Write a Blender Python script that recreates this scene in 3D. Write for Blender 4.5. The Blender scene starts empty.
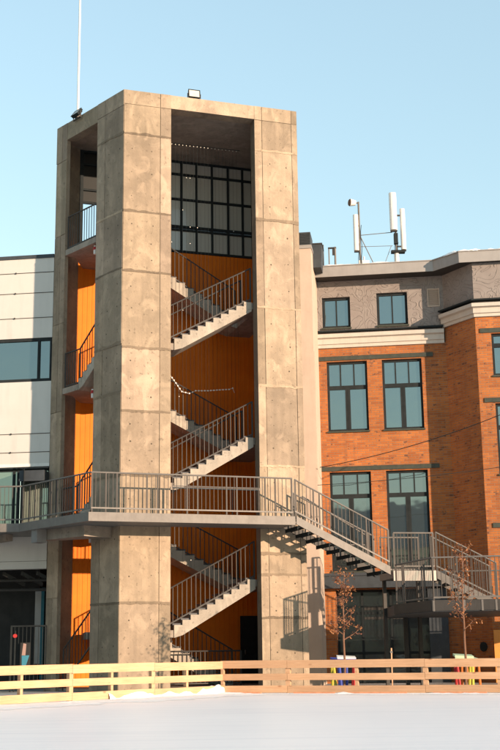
import bpy, math, random
from mathutils import Vector, Matrix, noise
random.seed(7)
SC = bpy.context.scene
COL = SC.collection
R = math.radians

# ------------------------------------------------------------------ camera
EYE = 0.95
F_PX, PITCH, ROLL = 1206.8, R(12.968), R(-0.788)
cam_data = bpy.data.cameras.new('camera')
cam = bpy.data.objects.new('camera', cam_data); COL.objects.link(cam)
Fv = Vector((0, math.cos(PITCH), math.sin(PITCH)))
Uv = Vector((0, -math.sin(PITCH), math.cos(PITCH)))
Rv = Vector((1, 0, 0))
R2 = math.cos(ROLL)*Rv + math.sin(ROLL)*Uv
U2 = -math.sin(ROLL)*Rv + math.cos(ROLL)*Uv
m3 = Matrix((R2, U2, -Fv)).transposed()
cam.matrix_world = Matrix.Translation((0, 0, EYE)) @ m3.to_4x4()
cam_data.sensor_fit = 'VERTICAL'; cam_data.sensor_height = 24
cam_data.lens = F_PX/750*24
cam_data.clip_end = 3000
SC.camera = cam

# ------------------------------------------------------------------ world, sun, exposure
SUN_AZ, SUN_EL = 133.0, 9.5
w = bpy.data.worlds.new('World'); SC.world = w; w.use_nodes = True
nt = w.node_tree
sky = nt.nodes.new('ShaderNodeTexSky'); sky.sky_type = 'NISHITA'; sky.sun_disc = False
sky.sun_elevation = R(SUN_EL); sky.sun_rotation = R(SUN_AZ)
sky.air_density = 1.4; sky.dust_density = 0.0; sky.ozone_density = 1.5
mixn = nt.nodes.new('ShaderNodeMix'); mixn.data_type = 'RGBA'
mixn.inputs[0].default_value = .5                      # hazy winter air evens out the clear-sky gradient
nt.links.new(sky.outputs[0], mixn.inputs[6]); mixn.inputs[7].default_value = (1.28, 1.82, 2.12, 1)
nt.links.new(mixn.outputs[2], nt.nodes['Background'].inputs[0])
nt.nodes['Background'].inputs[1].default_value = 0.15
sd = bpy.data.lights.new('sun', 'SUN'); sd.energy = 3.7; sd.angle = R(0.5); sd.color = (1.0, 0.74, 0.52)
sun = bpy.data.objects.new('sun', sd); COL.objects.link(sun)
sdir = Vector((math.sin(R(SUN_AZ))*math.cos(R(SUN_EL)), math.cos(R(SUN_AZ))*math.cos(R(SUN_EL)), math.sin(R(SUN_EL))))
sun.rotation_euler = sdir.to_track_quat('Z', 'Y').to_euler()
SC.view_settings.view_transform = 'Standard'; SC.view_settings.look = 'None'
SC.view_settings.gamma = 1; SC.view_settings.use_curve_mapping = False
SC.view_settings.exposure = 1.42

# ------------------------------------------------------------------ materials
def newmat(name):
    m = bpy.data.materials.new(name); m.use_nodes = True
    n = m.node_tree.nodes; b = n['Principled BSDF']
    return m, m.node_tree, b
def N(t, kind, **k):
    n = t.nodes.new(kind)
    for a, v in k.items():
        if a.startswith('i_'):
            key = a[2:]
            key = int(key) if key.isdigit() else key.replace('_', ' ')
            n.inputs[key].default_value = v
        else: setattr(n, a, v)
    return n
def mix(t, fac, a, b, mode='MIX'):
    n = t.nodes.new('ShaderNodeMix'); n.data_type = 'RGBA'; n.blend_type = mode
    for i, v in ((0, fac), (6, a), (7, b)):
        if hasattr(v, 'links'): t.links.new(v, n.inputs[i])
        elif isinstance(v, (int, float)): n.inputs[i].default_value = v
        else: n.inputs[i].default_value = (*v, 1)
    return n.outputs[2]
def ramp(t, src, stops):
    r = t.nodes.new('ShaderNodeValToRGB')
    e = r.color_ramp.elements
    while len(e) < len(stops): e.new(0.5)
    for el, (p, c) in zip(e, stops):
        el.position = p; el.color = (c, c, c, 1) if isinstance(c, (int, float)) else (*c, 1)
    t.links.new(src, r.inputs[0]); return r.outputs[0]
def uvmap(t, scale=(1, 1, 1)):
    c = N(t, 'ShaderNodeTexCoord'); m = N(t, 'ShaderNodeMapping'); m.inputs['Scale'].default_value = scale
    t.links.new(c.outputs['UV'], m.inputs[0]); return m.outputs[0]
def objmap(t, scale=(1, 1, 1)):
    c = N(t, 'ShaderNodeTexCoord'); m = N(t, 'ShaderNodeMapping'); m.inputs['Scale'].default_value = scale
    t.links.new(c.outputs['Object'], m.inputs[0]); return m.outputs[0]
def noisetex(t, vec, scale, detail=4, rough=.55, dist=0):
    n = N(t, 'ShaderNodeTexNoise'); n.inputs['Scale'].default_value = scale; n.inputs['Detail'].default_value = detail
    n.inputs['Roughness'].default_value = rough; n.inputs['Distortion'].default_value = dist
    t.links.new(vec, n.inputs['Vector']); return n.outputs['Fac']
def bump(t, b, h, strength, dist=.02):
    n = N(t, 'ShaderNodeBump'); n.inputs['Strength'].default_value = strength; n.inputs['Distance'].default_value = dist
    t.links.new(h, n.inputs['Height']); t.links.new(n.outputs[0], b.inputs['Normal']); return n

def concrete(name, col, var=.28, tint=True):
    m, t, b = newmat(name)
    v = objmap(t); dark = tuple(c*(1-var) for c in col); light = tuple(min(1, c*(1+var*.7)) for c in col)
    a = ramp(t, noisetex(t, v, .9, 6, .62, .3), [(.3, 0.), (.7, 1.)])
    base = mix(t, a, dark, light)
    # vertical run-off streaks
    s = ramp(t, noisetex(t, objmap(t, (2.2, 2.2, .16)), 1.6, 5, .6), [(.42, .0), (.72, 1.)])
    base = mix(t, mul(t, s, .5), base, tuple(c*.55 for c in (col[0], col[1]*1.02, col[2]*1.05)))
    # blotches and formwork pits
    s2 = ramp(t, noisetex(t, v, 3.4, 8, .7, .6), [(.50, 0.), (.74, 1.)])
    base = mix(t, mul(t, s2, .45), base, tuple(c*.6 for c in col))
    s3 = ramp(t, noisetex(t, v, 9, 4, .6), [(.61, 0.), (.67, 1.)])
    base = mix(t, mul(t, s3, .6), base, tuple(c*.45 for c in col))
    pale = ramp(t, noisetex(t, objmap(t, (1, 1, .7)), 2.1, 5, .6, .8), [(.52, 0.), (.64, 1.)])
    base = mix(t, mul(t, pale, .5), base, tuple(min(1, c*1.35) for c in col))
    if tint:
        at = N(t, 'ShaderNodeAttribute'); at.attribute_name = 'tint'
        base = mix(t, 1.0, base, at.outputs['Color'], 'MULTIPLY')
    t.links.new(base, b.inputs['Base Color']); b.inputs['Roughness'].default_value = .9
    b.inputs['Specular IOR Level'].default_value = .25
    bump(t, b, noisetex(t, v, 22, 6, .65), .35, .03)
    return m
def mul(t, a, k):
    n = N(t, 'ShaderNodeMath', operation='MULTIPLY'); t.links.new(a, n.inputs[0])
    if hasattr(k, 'links'): t.links.new(k, n.inputs[1])
    else: n.inputs[1].default_value = k
    return n.outputs[0]

def painted(name, col, rough=.5, metal=0., var=.12, nscale=3., bstr=.05):
    m, t, b = newmat(name)
    v = objmap(t)
    a = ramp(t, noisetex(t, v, nscale, 6, .65), [(.3, 0.), (.7, 1.)])
    base = mix(t, a, tuple(c*(1-var) for c in col), tuple(min(1, c*(1+var)) for c in col))
    st = ramp(t, noisetex(t, objmap(t, (3, 3, .4)), nscale*1.3, 4, .6), [(.5, 0.), (.75, 1.)])
    base = mix(t, mul(t, st, .25), base, tuple(c*.6 for c in col))
    t.links.new(base, b.inputs['Base Color']); b.inputs['Roughness'].default_value = rough
    b.inputs['Metallic'].default_value = metal; b.inputs['Specular IOR Level'].default_value = .18; b.inputs['Roughness'].default_value = max(rough, .6)
    bump(t, b, noisetex(t, v, nscale*6, 4), bstr, .02)
    return m

def brickmat():
    m, t, b = newmat('orange_brick')
    v = uvmap(t)
    br = N(t, 'ShaderNodeTexBrick'); br.offset = .5
    t.links.new(v, br.inputs['Vector'])
    br.inputs['Color1'].default_value = (.385, .122, .026, 1); br.inputs['Color2'].default_value = (.26, .072, .017, 1)
    br.inputs['Mortar'].default_value = (.23, .135, .08, 1)
    br.inputs['Scale'].default_value = 1; br.inputs['Mortar Size'].default_value = .009
    br.inputs['Mortar Smooth'].default_value = .3; br.inputs['Bias'].default_value = -.1
    br.inputs['Brick Width'].default_value = .26; br.inputs['Row Height'].default_value = .077
    base = br.outputs['Color']
    # burnt headers: dark bricks scattered in loose clusters
    b2 = N(t, 'ShaderNodeTexBrick'); b2.offset = .5; t.links.new(v, b2.inputs['Vector'])
    b2.inputs['Color1'].default_value = (0, 0, 0, 1); b2.inputs['Color2'].default_value = (1, 1, 1, 1)
    b2.inputs['Mortar'].default_value = (0, 0, 0, 1); b2.inputs['Scale'].default_value = 1
    b2.inputs['Mortar Size'].default_value = .009; b2.inputs['Brick Width'].default_value = .13; b2.inputs['Row Height'].default_value = .077
    sep = N(t, 'ShaderNodeSeparateColor'); t.links.new(b2.outputs['Color'], sep.inputs[0])
    cl = ramp(t, noisetex(t, uvmap(t, (1, 1.6, 1)), 2.6, 6, .75), [(.41, 0.), (.64, 1.)])
    dk = ramp(t, mul(t, sep.outputs[0], cl), [(.52, 0.), (.60, 1.)])
    base = mix(t, mul(t, dk, .8), base, (.085, .035, .022))
    big = ramp(t, noisetex(t, v, .5, 5, .6), [(.3, .72), (.7, 1.12)])
    base = mix(t, 1.0, base, big, 'MULTIPLY')
    pale = ramp(t, noisetex(t, v, 5, 5, .7), [(.58, 0.), (.75, 1.)])
    base = mix(t, mul(t, pale, .22), base, (.50, .27, .14))
    stk = ramp(t, noisetex(t, uvmap(t, (2.6, .22, 1)), 1.5, 5, .65), [(.52, 0.), (.72, 1.)])
    base = mix(t, mul(t, stk, .4), base, (.13, .055, .03))
    t.links.new(base, b.inputs['Base Color']); b.inputs['Roughness'].default_value = .92
    inv = N(t, 'ShaderNodeMath', operation='SUBTRACT'); inv.inputs[0].default_value = 1; t.links.new(br.outputs['Fac'], inv.inputs[1])
    bump(t, b, inv.outputs[0], .5, .012)
    return m

def reliefmat():
    m, t, b = newmat('relief_stucco')
    v = uvmap(t)
    n1 = noisetex(t, v, 1.3, 2.0, .5, 1.2)
    ph = N(t, 'ShaderNodeMath', operation='MULTIPLY'); ph.inputs[1].default_value = 62; t.links.new(n1, ph.inputs[0])
    sn = N(t, 'ShaderNodeMath', operation='SINE'); t.links.new(ph.outputs[0], sn.inputs[0])
    line = ramp(t, sn.outputs[0], [(.72, 0.), (.97, 1.)])
    a = ramp(t, noisetex(t, v, 2.2, 6, .6), [(.3, 0.), (.7, 1.)])
    base = mix(t, a, (.185, .158, .146), (.225, .198, .184))
    base = mix(t, mul(t, line, .14), base, (.10, .085, .078))
    t.links.new(base, b.inputs['Base Color']); b.inputs['Roughness'].default_value = .9
    bump(t, b, line, .6, .035)
    return m

def corrugated():
    m, t, b = newmat('orange_corrugated_metal')
    c = N(t, 'ShaderNodeTexCoord'); sp = N(t, 'ShaderNodeSeparateXYZ'); t.links.new(c.outputs['UV'], sp.inputs[0])
    k = mul(t, sp.outputs[0], 2*math.pi/.155)
    s = N(t, 'ShaderNodeMath', operation='SINE'); t.links.new(k, s.inputs[0])
    h = ramp(t, s.outputs[0], [(.35, 0.), (.6, 1.)])
    a = ramp(t, noisetex(t, objmap(t), 1.2, 5, .6), [(.3, 0.), (.7, 1.)])
    base = mix(t, a, (.58, .132, .006), (.68, .165, .007))
    t.links.new(base, b.inputs['Base Color']); b.inputs['Roughness'].default_value = .6
    b.inputs['Specular IOR Level'].default_value = .2
    bump(t, b, h, .7, .03)
    return m

def glassmat(name, base=(.015, .03, .034), refl=(.62, .86, .92), fac=.42, wob=.02):
    m, t, b = newmat(name)
    b.inputs['Base Color'].default_value = (*base, 1); b.inputs['Roughness'].default_value = .3
    g = N(t, 'ShaderNodeBsdfGlossy'); g.inputs['Roughness'].default_value = .03; g.inputs['Color'].default_value = (*refl, 1)
    ms = N(t, 'ShaderNodeMixShader'); ms.inputs[0].default_value = fac
    t.links.new(b.outputs[0], ms.inputs[1]); t.links.new(g.outputs[0], ms.inputs[2])
    t.links.new(ms.outputs[0], t.nodes['Material Output'].inputs[0])
    n = N(t, 'ShaderNodeBump'); n.inputs['Strength'].default_value = wob; n.inputs['Distance'].default_value = .3
    t.links.new(noisetex(t, objmap(t), 1.1, 2), n.inputs['Height']); t.links.new(n.outputs[0], g.inputs['Normal'])
    return m

def woodmat():
    m, t, b = newmat('raw_pine')
    v = uvmap(t, (.5, 9, 1))
    a = ramp(t, noisetex(t, v, 3, 6, .6, 1.2), [(.3, 0.), (.7, 1.)])
    base = mix(t, a, (.42, .245, .135), (.54, .335, .205))
    # knots
    vo = N(t, 'ShaderNodeTexVoronoi'); vo.inputs['Scale'].default_value = 3.2; t.links.new(uvmap(t, (.6, 1.4, 1)), vo.inputs['Vector'])
    kn = ramp(t, vo.outputs['Distance'], [(.05, 1.), (.13, 0.)])
    base = mix(t, mul(t, kn, .75), base, (.23, .10, .045))
    big = ramp(t, noisetex(t, uvmap(t), .8, 4, .6), [(.3, .84), (.7, 1.08)])
    base = mix(t, 1.0, base, big, 'MULTIPLY')
    at = N(t, 'ShaderNodeAttribute'); at.attribute_name = 'tint'
    base = mix(t, 1.0, base, at.outputs['Color'], 'MULTIPLY')
    t.links.new(base, b.inputs['Base Color']); b.inputs['Roughness'].default_value = .75
    bump(t, b, a, .15, .01)
    return m

def snowmat(name, a, c, rough=.6, scale=.35, bs=.4):
    m, t, b = newmat(name)
    v = objmap(t)
    n = ramp(t, noisetex(t, objmap(t, (1, .5, 1)), scale, 6, .6, .4), [(.3, 0.), (.7, 1.)])
    t.links.new(mix(t, n, a, c), b.inputs['Base Color']); b.inputs['Roughness'].default_value = rough
    b.inputs['Specular IOR Level'].default_value = .3
    bump(t, b, noisetex(t, v, 7, 7, .65), bs, .03)
    return m

M = {}
M['concrete'] = concrete('board_marked_concrete', (.288, .224, .164))
M['concrete_in'] = concrete('smooth_concrete', (.25, .21, .175), .15, False)
M['string'] = concrete('stair_concrete', (.31, .27, .225), .12, False)
M['plaster'] = painted('warm_plaster', (.42, .335, .275), .9, 0, .07, 1.2, .15)
M['brick'] = brickmat()
M['relief'] = reliefmat()
M['orange'] = corrugated()
M['trim'] = painted('cream_cornice', (.44, .395, .35), .8, 0, .06, 2)
M['fascia'] = painted('grey_eave_metal', (.28, .265, .255), .55, .2, .08, 2)
M['galv'] = painted('galvanised_steel', (.15, .138, .128), .5, .3, .12, 4)
M['baluster'] = painted('brown_grey_steel', (.062, .056, .052), .5, .2, .1, 4)
M['galv_dark'] = painted('grey_painted_steel', (.05, .047, .045), .5, .3, .1, 4)
M['deckgrey'] = painted('grey_deck_edge', (.17, .165, .16), .6, .1, .1, 3)
M['black'] = painted('dark_frame', (.022, .026, .028), .45, 0, .2, 4)
M['black'].node_tree.nodes['Principled BSDF'].inputs['Specular IOR Level'].default_value = .04; M['black'].node_tree.nodes['Principled BSDF'].inputs['Roughness'].default_value = .85
M['tread'] = painted('dark_granite_tread', (.085, .085, .09), .7, 0, .2, 9)
M['lintel'] = painted('painted_steel_lintel', (.05, .055, .045), .6, .2, .2, 6)
M['canopy'] = painted('charcoal_beam', (.045, .052, .06), .55, .1, .2, 3)
M['panel'] = painted('cream_metal_panel', (.47, .455, .43), .5, 0, .04, .8)
M['glass'] = glassmat('sky_glass', (.02, .035, .036), (.42, .50, .51), .44)
M['glass_low'] = glassmat('street_glass', (.02, .026, .026), (.5, .56, .56), .36, .012)
M['glass_dark'] = glassmat('storefront_glass', (.006, .008, .009), (.5, .6, .6), .07, .04)
M['glass_green'] = glassmat('green_glass', (.10, .14, .11), (.7, .8, .7), .25)
M['smoke'] = glassmat('smoked_panel', (.42, .41, .37), (.5, .5, .5), .05)
M['wood'] = woodmat()
M['ply'] = painted('orange_plywood', (.60, .26, .07), .7, 0, .1, 3)
M['snow'] = snowmat('fresh_snow', (.78, .77, .77), (.88, .87, .85), .6, 1.2, .8)
M['ice'] = snowmat('rink_ice', (.86, .83, .83), (.94, .91, .90), .42, .22, .12)
def icemarks():
    m = M['ice']; t = m.node_tree; b = t.nodes['Principled BSDF']
    base = b.inputs['Base Color'].links[0].from_socket
    c = N(t, 'ShaderNodeTexCoord')
    for rot, sc in ((.25, (.25, 5, 1)), (-.5, (.2, 7, 1)), (1.2, (.3, 6, 1))):
        mp = N(t, 'ShaderNodeMapping'); mp.inputs['Scale'].default_value = sc; mp.inputs['Rotation'].default_value = (0, 0, rot)
        t.links.new(c.outputs['Object'], mp.inputs[0])
        l_ = ramp(t, noisetex(t, mp.outputs[0], 1.3, 4, .65, .6), [(.60, 0.), (.68, 1.)])
        base = mix(t, mul(t, l_, .35), base, (.93, .90, .88))
        d_ = ramp(t, noisetex(t, mp.outputs[0], .7, 3, .6, .3), [(.56, 0.), (.7, 1.)])
        base = mix(t, mul(t, d_, .22), base, (.60, .60, .65))
    t.links.new(base, b.inputs['Base Color'])
icemarks()
M['yard'] = snowmat('trodden_snow', (.25, .24, .23), (.5, .49, .48), .8, .5, .6)
M['white'] = painted('white_metal', (.62, .60, .57), .4, 0, .05, 4)
M['red'] = painted('red_plastic', (.34, .03, .03), .4, 0, .05, 4)
M['yellow'] = painted('yellow_plastic', (.42, .36, .05), .4, 0, .05, 4)
M['blue'] = painted('blue_plastic', (.04, .06, .26), .4, 0, .05, 4)
M['orangep'] = painted('orange_plastic', (.45, .13, .03), .4, 0, .05, 4)
M['kick'] = painted('faded_orange_board', (.50, .22, .12), .7, 0, .2, 6)
M['mint'] = painted('pale_green_plastic', (.36, .45, .31), .4, 0, .05, 4)
M['cyan'] = painted('cyan_print', (.05, .20, .28), .5, 0, .05, 6)
M['pink'] = painted('pink_print', (.34, .22, .19), .5, 0, .05, 6)
M['bark'] = painted('sapling_bark', (.16, .085, .055), .9, 0, .2, 20)
M['teal'] = painted('teal_paint', (.02, .10, .13), .5, 0, .1, 4)
M['dark_in'] = painted('dark_interior', (.03, .03, .03), .9, 0, .2, 2)
M['lampglass'] = painted('lamp_glass', (.42, .42, .40), .25, 0, .1, 8)
M['housewall'] = painted('ochre_house_wall', (.55, .46, .30), .9, 0, .1, 1)
M['houseroof'] = painted('grey_house_roof', (.2, .2, .21), .8, 0, .1, 1)
def leafmat():
    m, t, b = newmat('copper_leaf')
    oi = N(t, 'ShaderNodeAttribute'); oi.attribute_name = 'tint'
    t.links.new(oi.outputs['Color'], b.inputs['Base Color']); b.inputs['Roughness'].default_value = .6
    tr = N(t, 'ShaderNodeBsdfTranslucent'); t.links.new(oi.outputs['Color'], tr.inputs[0])
    ms = N(t, 'ShaderNodeMixShader'); ms.inputs[0].default_value = .3
    t.links.new(b.outputs[0], ms.inputs[1]); t.links.new(tr.outputs[0], ms.inputs[2])
    t.links.new(ms.outputs[0], t.nodes['Material Output'].inputs[0]); return m
M['leaf'] = leafmat()
def bulbmat():
    m, t, b = newmat('milky_bulb'); b.inputs['Base Color'].default_value = (.85, .83, .75, 1); b.inputs['Roughness'].default_value = .3
    return m
M['bulb'] = bulbmat()

# ------------------------------------------------------------------ mesh helpers
class MB:
    def __init__(s): s.v = []; s.f = []; s.t = []
    def face(s, pts, tint=1.):
        b = len(s.v); s.v += [tuple(p) for p in pts]; s.f.append(tuple(range(b, b+len(pts)))); s.t.append(tint)
    def solid(s, bot, top, tint=1.):
        """loops of equal length, bot wound counter-clockwise seen from the top side"""
        n = len(bot)
        s.face(list(reversed(bot)), tint); s.face(top, tint)
        for i in range(n):
            j = (i+1) % n; s.face([bot[i], bot[j], top[j], top[i]], tint)
    def prism(s, poly, z0, z1, tint=1.):
        a = sum(poly[i][0]*poly[(i+1) % len(poly)][1]-poly[(i+1) % len(poly)][0]*poly[i][1] for i in range(len(poly)))
        if a < 0: poly = list(reversed(poly))
        s.solid([(x, y, z0) for x, y in poly], [(x, y, z1) for x, y in poly], tint)
    def box(s, x0, x1, y0, y1, z0, z1, tint=1.):
        x0, x1 = sorted((x0, x1)); y0, y1 = sorted((y0, y1)); z0, z1 = sorted((z0, z1))
        s.prism([(x0, y0), (x1, y0), (x1, y1), (x0, y1)], z0, z1, tint)
    def bar(s, p, q, w, h, tint=1.):
        p = Vector(p); q = Vector(q); d = (q-p).normalized()
        up = Vector((0, 0, 1)) if abs(d.z) < .95 else Vector((0, 1, 0))
        a = d.cross(up).normalized()*w/2; b = a.cross(d).normalized()*h/2
        L = [p-a-b, p+a-b, p+a+b, p-a+b]; L2 = [x+(q-p) for x in L]
        s.solid(L, L2, tint)
    def tube(s, p, q, r0, r1=None, n=8, tint=1.):
        r1 = r0 if r1 is None else r1
        p = Vector(p); q = Vector(q); d = (q-p).normalized()
        up = Vector((0, 0, 1)) if abs(d.z) < .9 else Vector((0, 1, 0))
        a = d.cross(up).normalized(); b = d.cross(a)
        cs = [(math.cos(2*math.pi*i/n), math.sin(2*math.pi*i/n)) for i in range(n)]
        A = [p+(a*c+b*t)*r0 for c, t in cs]; B = [q+(a*c+b*t)*r1 for c, t in cs]
        s.solid(list(A), list(B), tint)
    def build(s, name, mat, parent=None, label=None, smooth=False, bevel=0):
        me = bpy.data.meshes.new(name)
        me.from_pydata(s.v, [], s.f)
        me.materials.append(mat)
        uv = me.uv_layers.new(name='UVMap')
        me.update()
        vals = []
        for p in me.polygons:
            n = p.normal
            tt = s.t[p.index]; tt = (tt, tt, tt) if isinstance(tt, (int, float)) else tt
            if abs(n.z) < .7:
                h = Vector((-n.y, n.x, 0)).normalized()
            for li in p.loop_indices:
                co = me.vertices[me.loops[li].vertex_index].co
                uv.data[li].uv = (co.x, co.y) if abs(n.z) >= .7 else (co.dot(h), co.z)
                vals.append((li, (*tt, 1)))
            if smooth: p.use_smooth = True
        ca = me.color_attributes.new('tint', 'FLOAT_COLOR', 'CORNER')
        flat = [0.0]*(4*len(me.loops))
        for li, c in vals: flat[4*li:4*li+4] = c
        ca.data.foreach_set('color', flat)
        o = bpy.data.objects.new(name, me); COL.objects.link(o)
        if parent: o.parent = parent
        if label: o['label'] = label
        if bevel:
            bm = o.modifiers.new('bevel', 'BEVEL'); bm.width = bevel; bm.segments = 1; bm.limit_method = 'ANGLE'
        return o

def tag(o, label=None, cat=None, group=None, kind=None):
    if label: o['label'] = label
    if cat: o['category'] = cat
    if group: o['group'] = group
    if kind: o['kind'] = kind
    return o
def thing(name, label, cat, loc=(0, 0, 0), rz=0., group=None):
    o = bpy.data.objects.new(name, None); COL.objects.link(o); o.empty_display_size = .2
    o.location = loc; o.rotation_euler = (0, 0, rz); return tag(o, label, cat, group)
def dupchild(src, parent):
    c = src.copy(); COL.objects.link(c); c.parent = parent; return c

def frame(mb, x0, x1, z0, z1, y, w=.07, d=.07, tint=1.):
    """rectangular frame in the local xz plane, front at y"""
    mb.box(x0, x0+w, y, y+d, z0, z1); mb.box(x1-w, x1, y, y+d, z0, z1)
    mb.box(x0+w, x1-w, y+.002, y+d-.002, z1-w, z1); mb.box(x0+w, x1-w, y+.002, y+d-.002, z0, z0+w)
def holed_wall(mb, x0, x1, z0, z1, y, holes, depth=.16, tint=1.):
    """front sheet at y, openings with reveals going back to y+depth"""
    xs = sorted({x0, x1, *[h[0] for h in holes], *[h[1] for h in holes]})
    zs = sorted({z0, z1, *[h[2] for h in holes], *[h[3] for h in holes]})
    for i in range(len(xs)-1):
        for j in range(len(zs)-1):
            cx, cz = (xs[i]+xs[i+1])/2, (zs[j]+zs[j+1])/2
            if any(h[0] < cx < h[1] and h[2] < cz < h[3] for h in holes): continue
            mb.face([(xs[i], y, zs[j]), (xs[i+1], y, zs[j]), (xs[i+1], y, zs[j+1]), (xs[i], y, zs[j+1])], tint)
    for a, b, c, e in holes:
        mb.face([(a, y, c), (a, y, e), (a, y+depth, e), (a, y+depth, c)], tint)
        mb.face([(b, y, e), (b, y, c), (b, y+depth, c), (b, y+depth, e)], tint)
        mb.face([(a, y, c), (a, y+depth, c), (b, y+depth, c), (b, y, c)], tint)
        mb.face([(a, y, e), (b, y, e), (b, y+depth, e), (a, y+depth, e)], tint)

def railing(parent, pts, name='railing', h=1.1, posts=None, spacing=1.13, pair=.3, bal=.118, mat='galv', midrails=(),
            low=.14, top_r=.024, post_w=.04, bal_w=.015, skip_bal=False):
    """metal railing along a floor-level polyline: handrail mesh + posts + baluster panels"""
    pts = [Vector(p) for p in pts]; bmat = 'baluster' if mat == 'galv' else mat
    mb = MB()
    up = Vector((0, 0, 1))
    for a, b in zip(pts, pts[1:]):
        mb.tube(a+up*h, b+up*h, top_r)
        mb.bar(a+up*low, b+up*low, .03, .04)
        for e_ in (a, b): mb.bar(e_+up*(low-.01), e_+up*h, .022, .022)
        for mr in midrails: mb.bar(a+up*mr, b+up*mr, .02, .03)
    rail = mb.build(name, M[mat], parent)
    for k, (a, b) in enumerate(zip(pts, pts[1:])):
        L = (Vector((b.x, b.y, 0))-Vector((a.x, a.y, 0))).length
        if L < .05: continue
        ps = [0.02]
        x = spacing*.35
        while x+pair < L-.15:
            ps += [x, x+pair] if pair else [x]; x += spacing
        if k == len(pts)-2: ps.append(L-.02)
        for s in ps:
            q = a.lerp(b, s/L); pm = MB(); pm.bar(q-up*.05, q+up*(h-.01), post_w, post_w*.7); pm.build('post', M[bmat], rail)
        if skip_bal: continue
        bm_ = MB(); s = bal
        while s < L-.04:
            if min(abs(s-p) for p in ps) > .045:
                q = a.lerp(b, s/L); bm_.bar(q+up*low, q+up*(h-.02), bal_w, bal_w)
            s += bal
        if bm_.f: bm_.build('baluster_panel', M[bmat], rail)
    return rail

# ================================================================== THE SETTING
def ground():
    mb = MB(); S_ = 900
    mb.face([(-S_, -S_, -.06), (S_, -S_, -.06), (S_, S_, -.06), (-S_, S_, -.06)])
    tag(mb.build('ground', M['yard']), kind='structure')
    FC, FL, FR = Vector((-.78, 29.95)), Vector((-5.05, 24.6)), Vector((5.35, 27.6))
    dl, dr = (FL-FC).normalized(), (FR-FC).normalized()
    mb = MB()
    a = FC+dl*34; b = FC+dr*34
    mb.face([(a.x, a.y, 0), (-26, -25, 0), (26, -25, 0), (b.x, b.y, 0), (FC.x, FC.y, 0)])
    tag(mb.build('ice_rink', M['ice']), kind='structure')
    return FC, FL, FR, dl, dr
FC, FL, FR, dl, dr = ground()

# ================================================================== STAIR TOWER
RT = R(90-72.06)
tower = thing('stair_tower', 'tall raw concrete stair tower with orange inner walls and open stairs', 'tower', (-3.69, 33.73, 0), RT)
LD = Vector((-.402, .9157))                 # direction of the left face in tower coordinates
LN = Vector((.9157, .402))                  # inward normal of the left face
def LP(s, d=0): p = LD*s+LN*d; return (p.x, p.y)
TOP = 17.66; OPT = 17.22
def facepanels(mb, p0, p1, outward, zs, seams, rng, z0=-.06, z1=TOP, skip=0.):
    """cast concrete panels 14 mm proud of the core with open joints between them"""
    p0 = Vector(p0); p1 = Vector(p1); d = (p1-p0); L = d.length; d.normalize(); o = Vector(outward)
    zz = [z0]+zs+[z1]
    ss = [0]+seams+[L]
    for i in range(len(ss)-1):
        zl = list(zz)
        for j in range(len(zl)-1):
            g = .008; a = ss[i]+(g if i else 0); b = ss[i+1]-(g if i < len(ss)-2 else 0)
            th = .012+rng.random()*.014
            tt = .78+.40*rng.random(); tint = (tt, tt*(.985+.02*rng.random()), tt*(.96+.05*rng.random()))
            A = p0+d*a; B = p0+d*b; C2 = B+o*th; D2 = A+o*th
            wz = (zl[j+1]-zl[j])
            if ss[i+1]-ss[i] > .6 and wz > 1.2:
                for fs in (.22, .78):
                    for fz in (.2, .5, .8):
                        h_ = p0+d*(ss[i]+(ss[i+1]-ss[i])*fs+rng.uniform(-.03, .03))+o*(th+.0012); hz = zl[j]+wz*fz+rng.uniform(-.04, .04); hr = rng.uniform(.014, .026)
                        mb.face([(h_.x+d.x*hr*math.cos(q_*math.pi/4), h_.y+d.y*hr*math.cos(q_*math.pi/4), hz+hr*math.sin(q_*math.pi/4)) for q_ in range(8)], .28)
            mb.prism([tuple(A), tuple(B), tuple(C2), tuple(D2)], zl[j]+(g if j else 0), zl[j+1]-(g if j < len(zl)-2 else 0), tint)
def joint_bands(mb, p0, p1, outward, zs, rng):
    p0 = Vector(p0); p1 = Vector(p1); d = (p1-p0); L = d.length; d.normalize(); o = Vector(outward)*.0285
    for z in zs:
        k = int(L/.045)+1; prev = None; sd = rng.random()*50; tt = rng.choice((.50, .62, .7, 1.25)); side = rng.choice((-1, 1, 0))
        for i in range(k+1):
            s_ = L*i/k; a_ = .02+.045*abs(noise.noise(Vector((s_*3, sd, 0))))+.03*abs(noise.noise(Vector((s_*11, sd, 2))))
            b_ = .02+.06*abs(noise.noise(Vector((s_*2.3, sd, 7))))+.02*abs(noise.noise(Vector((s_*13, sd, 9))))
            if side < 0: a_ *= 1.5; b_ *= .5
            if side > 0: b_ *= 1.5; a_ *= .4
            q = p0+d*s_+o; dz = .02*noise.noise(Vector((s_*1.1, sd, 5)))
            cur_ = ((q.x, q.y, z-a_+dz), (q.x, q.y, z+b_+dz))
            if prev: mb.face([prev[0], cur_[0], cur_[1], prev[1]], (tt, tt*.98, tt*.95))
            prev = cur_
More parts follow.
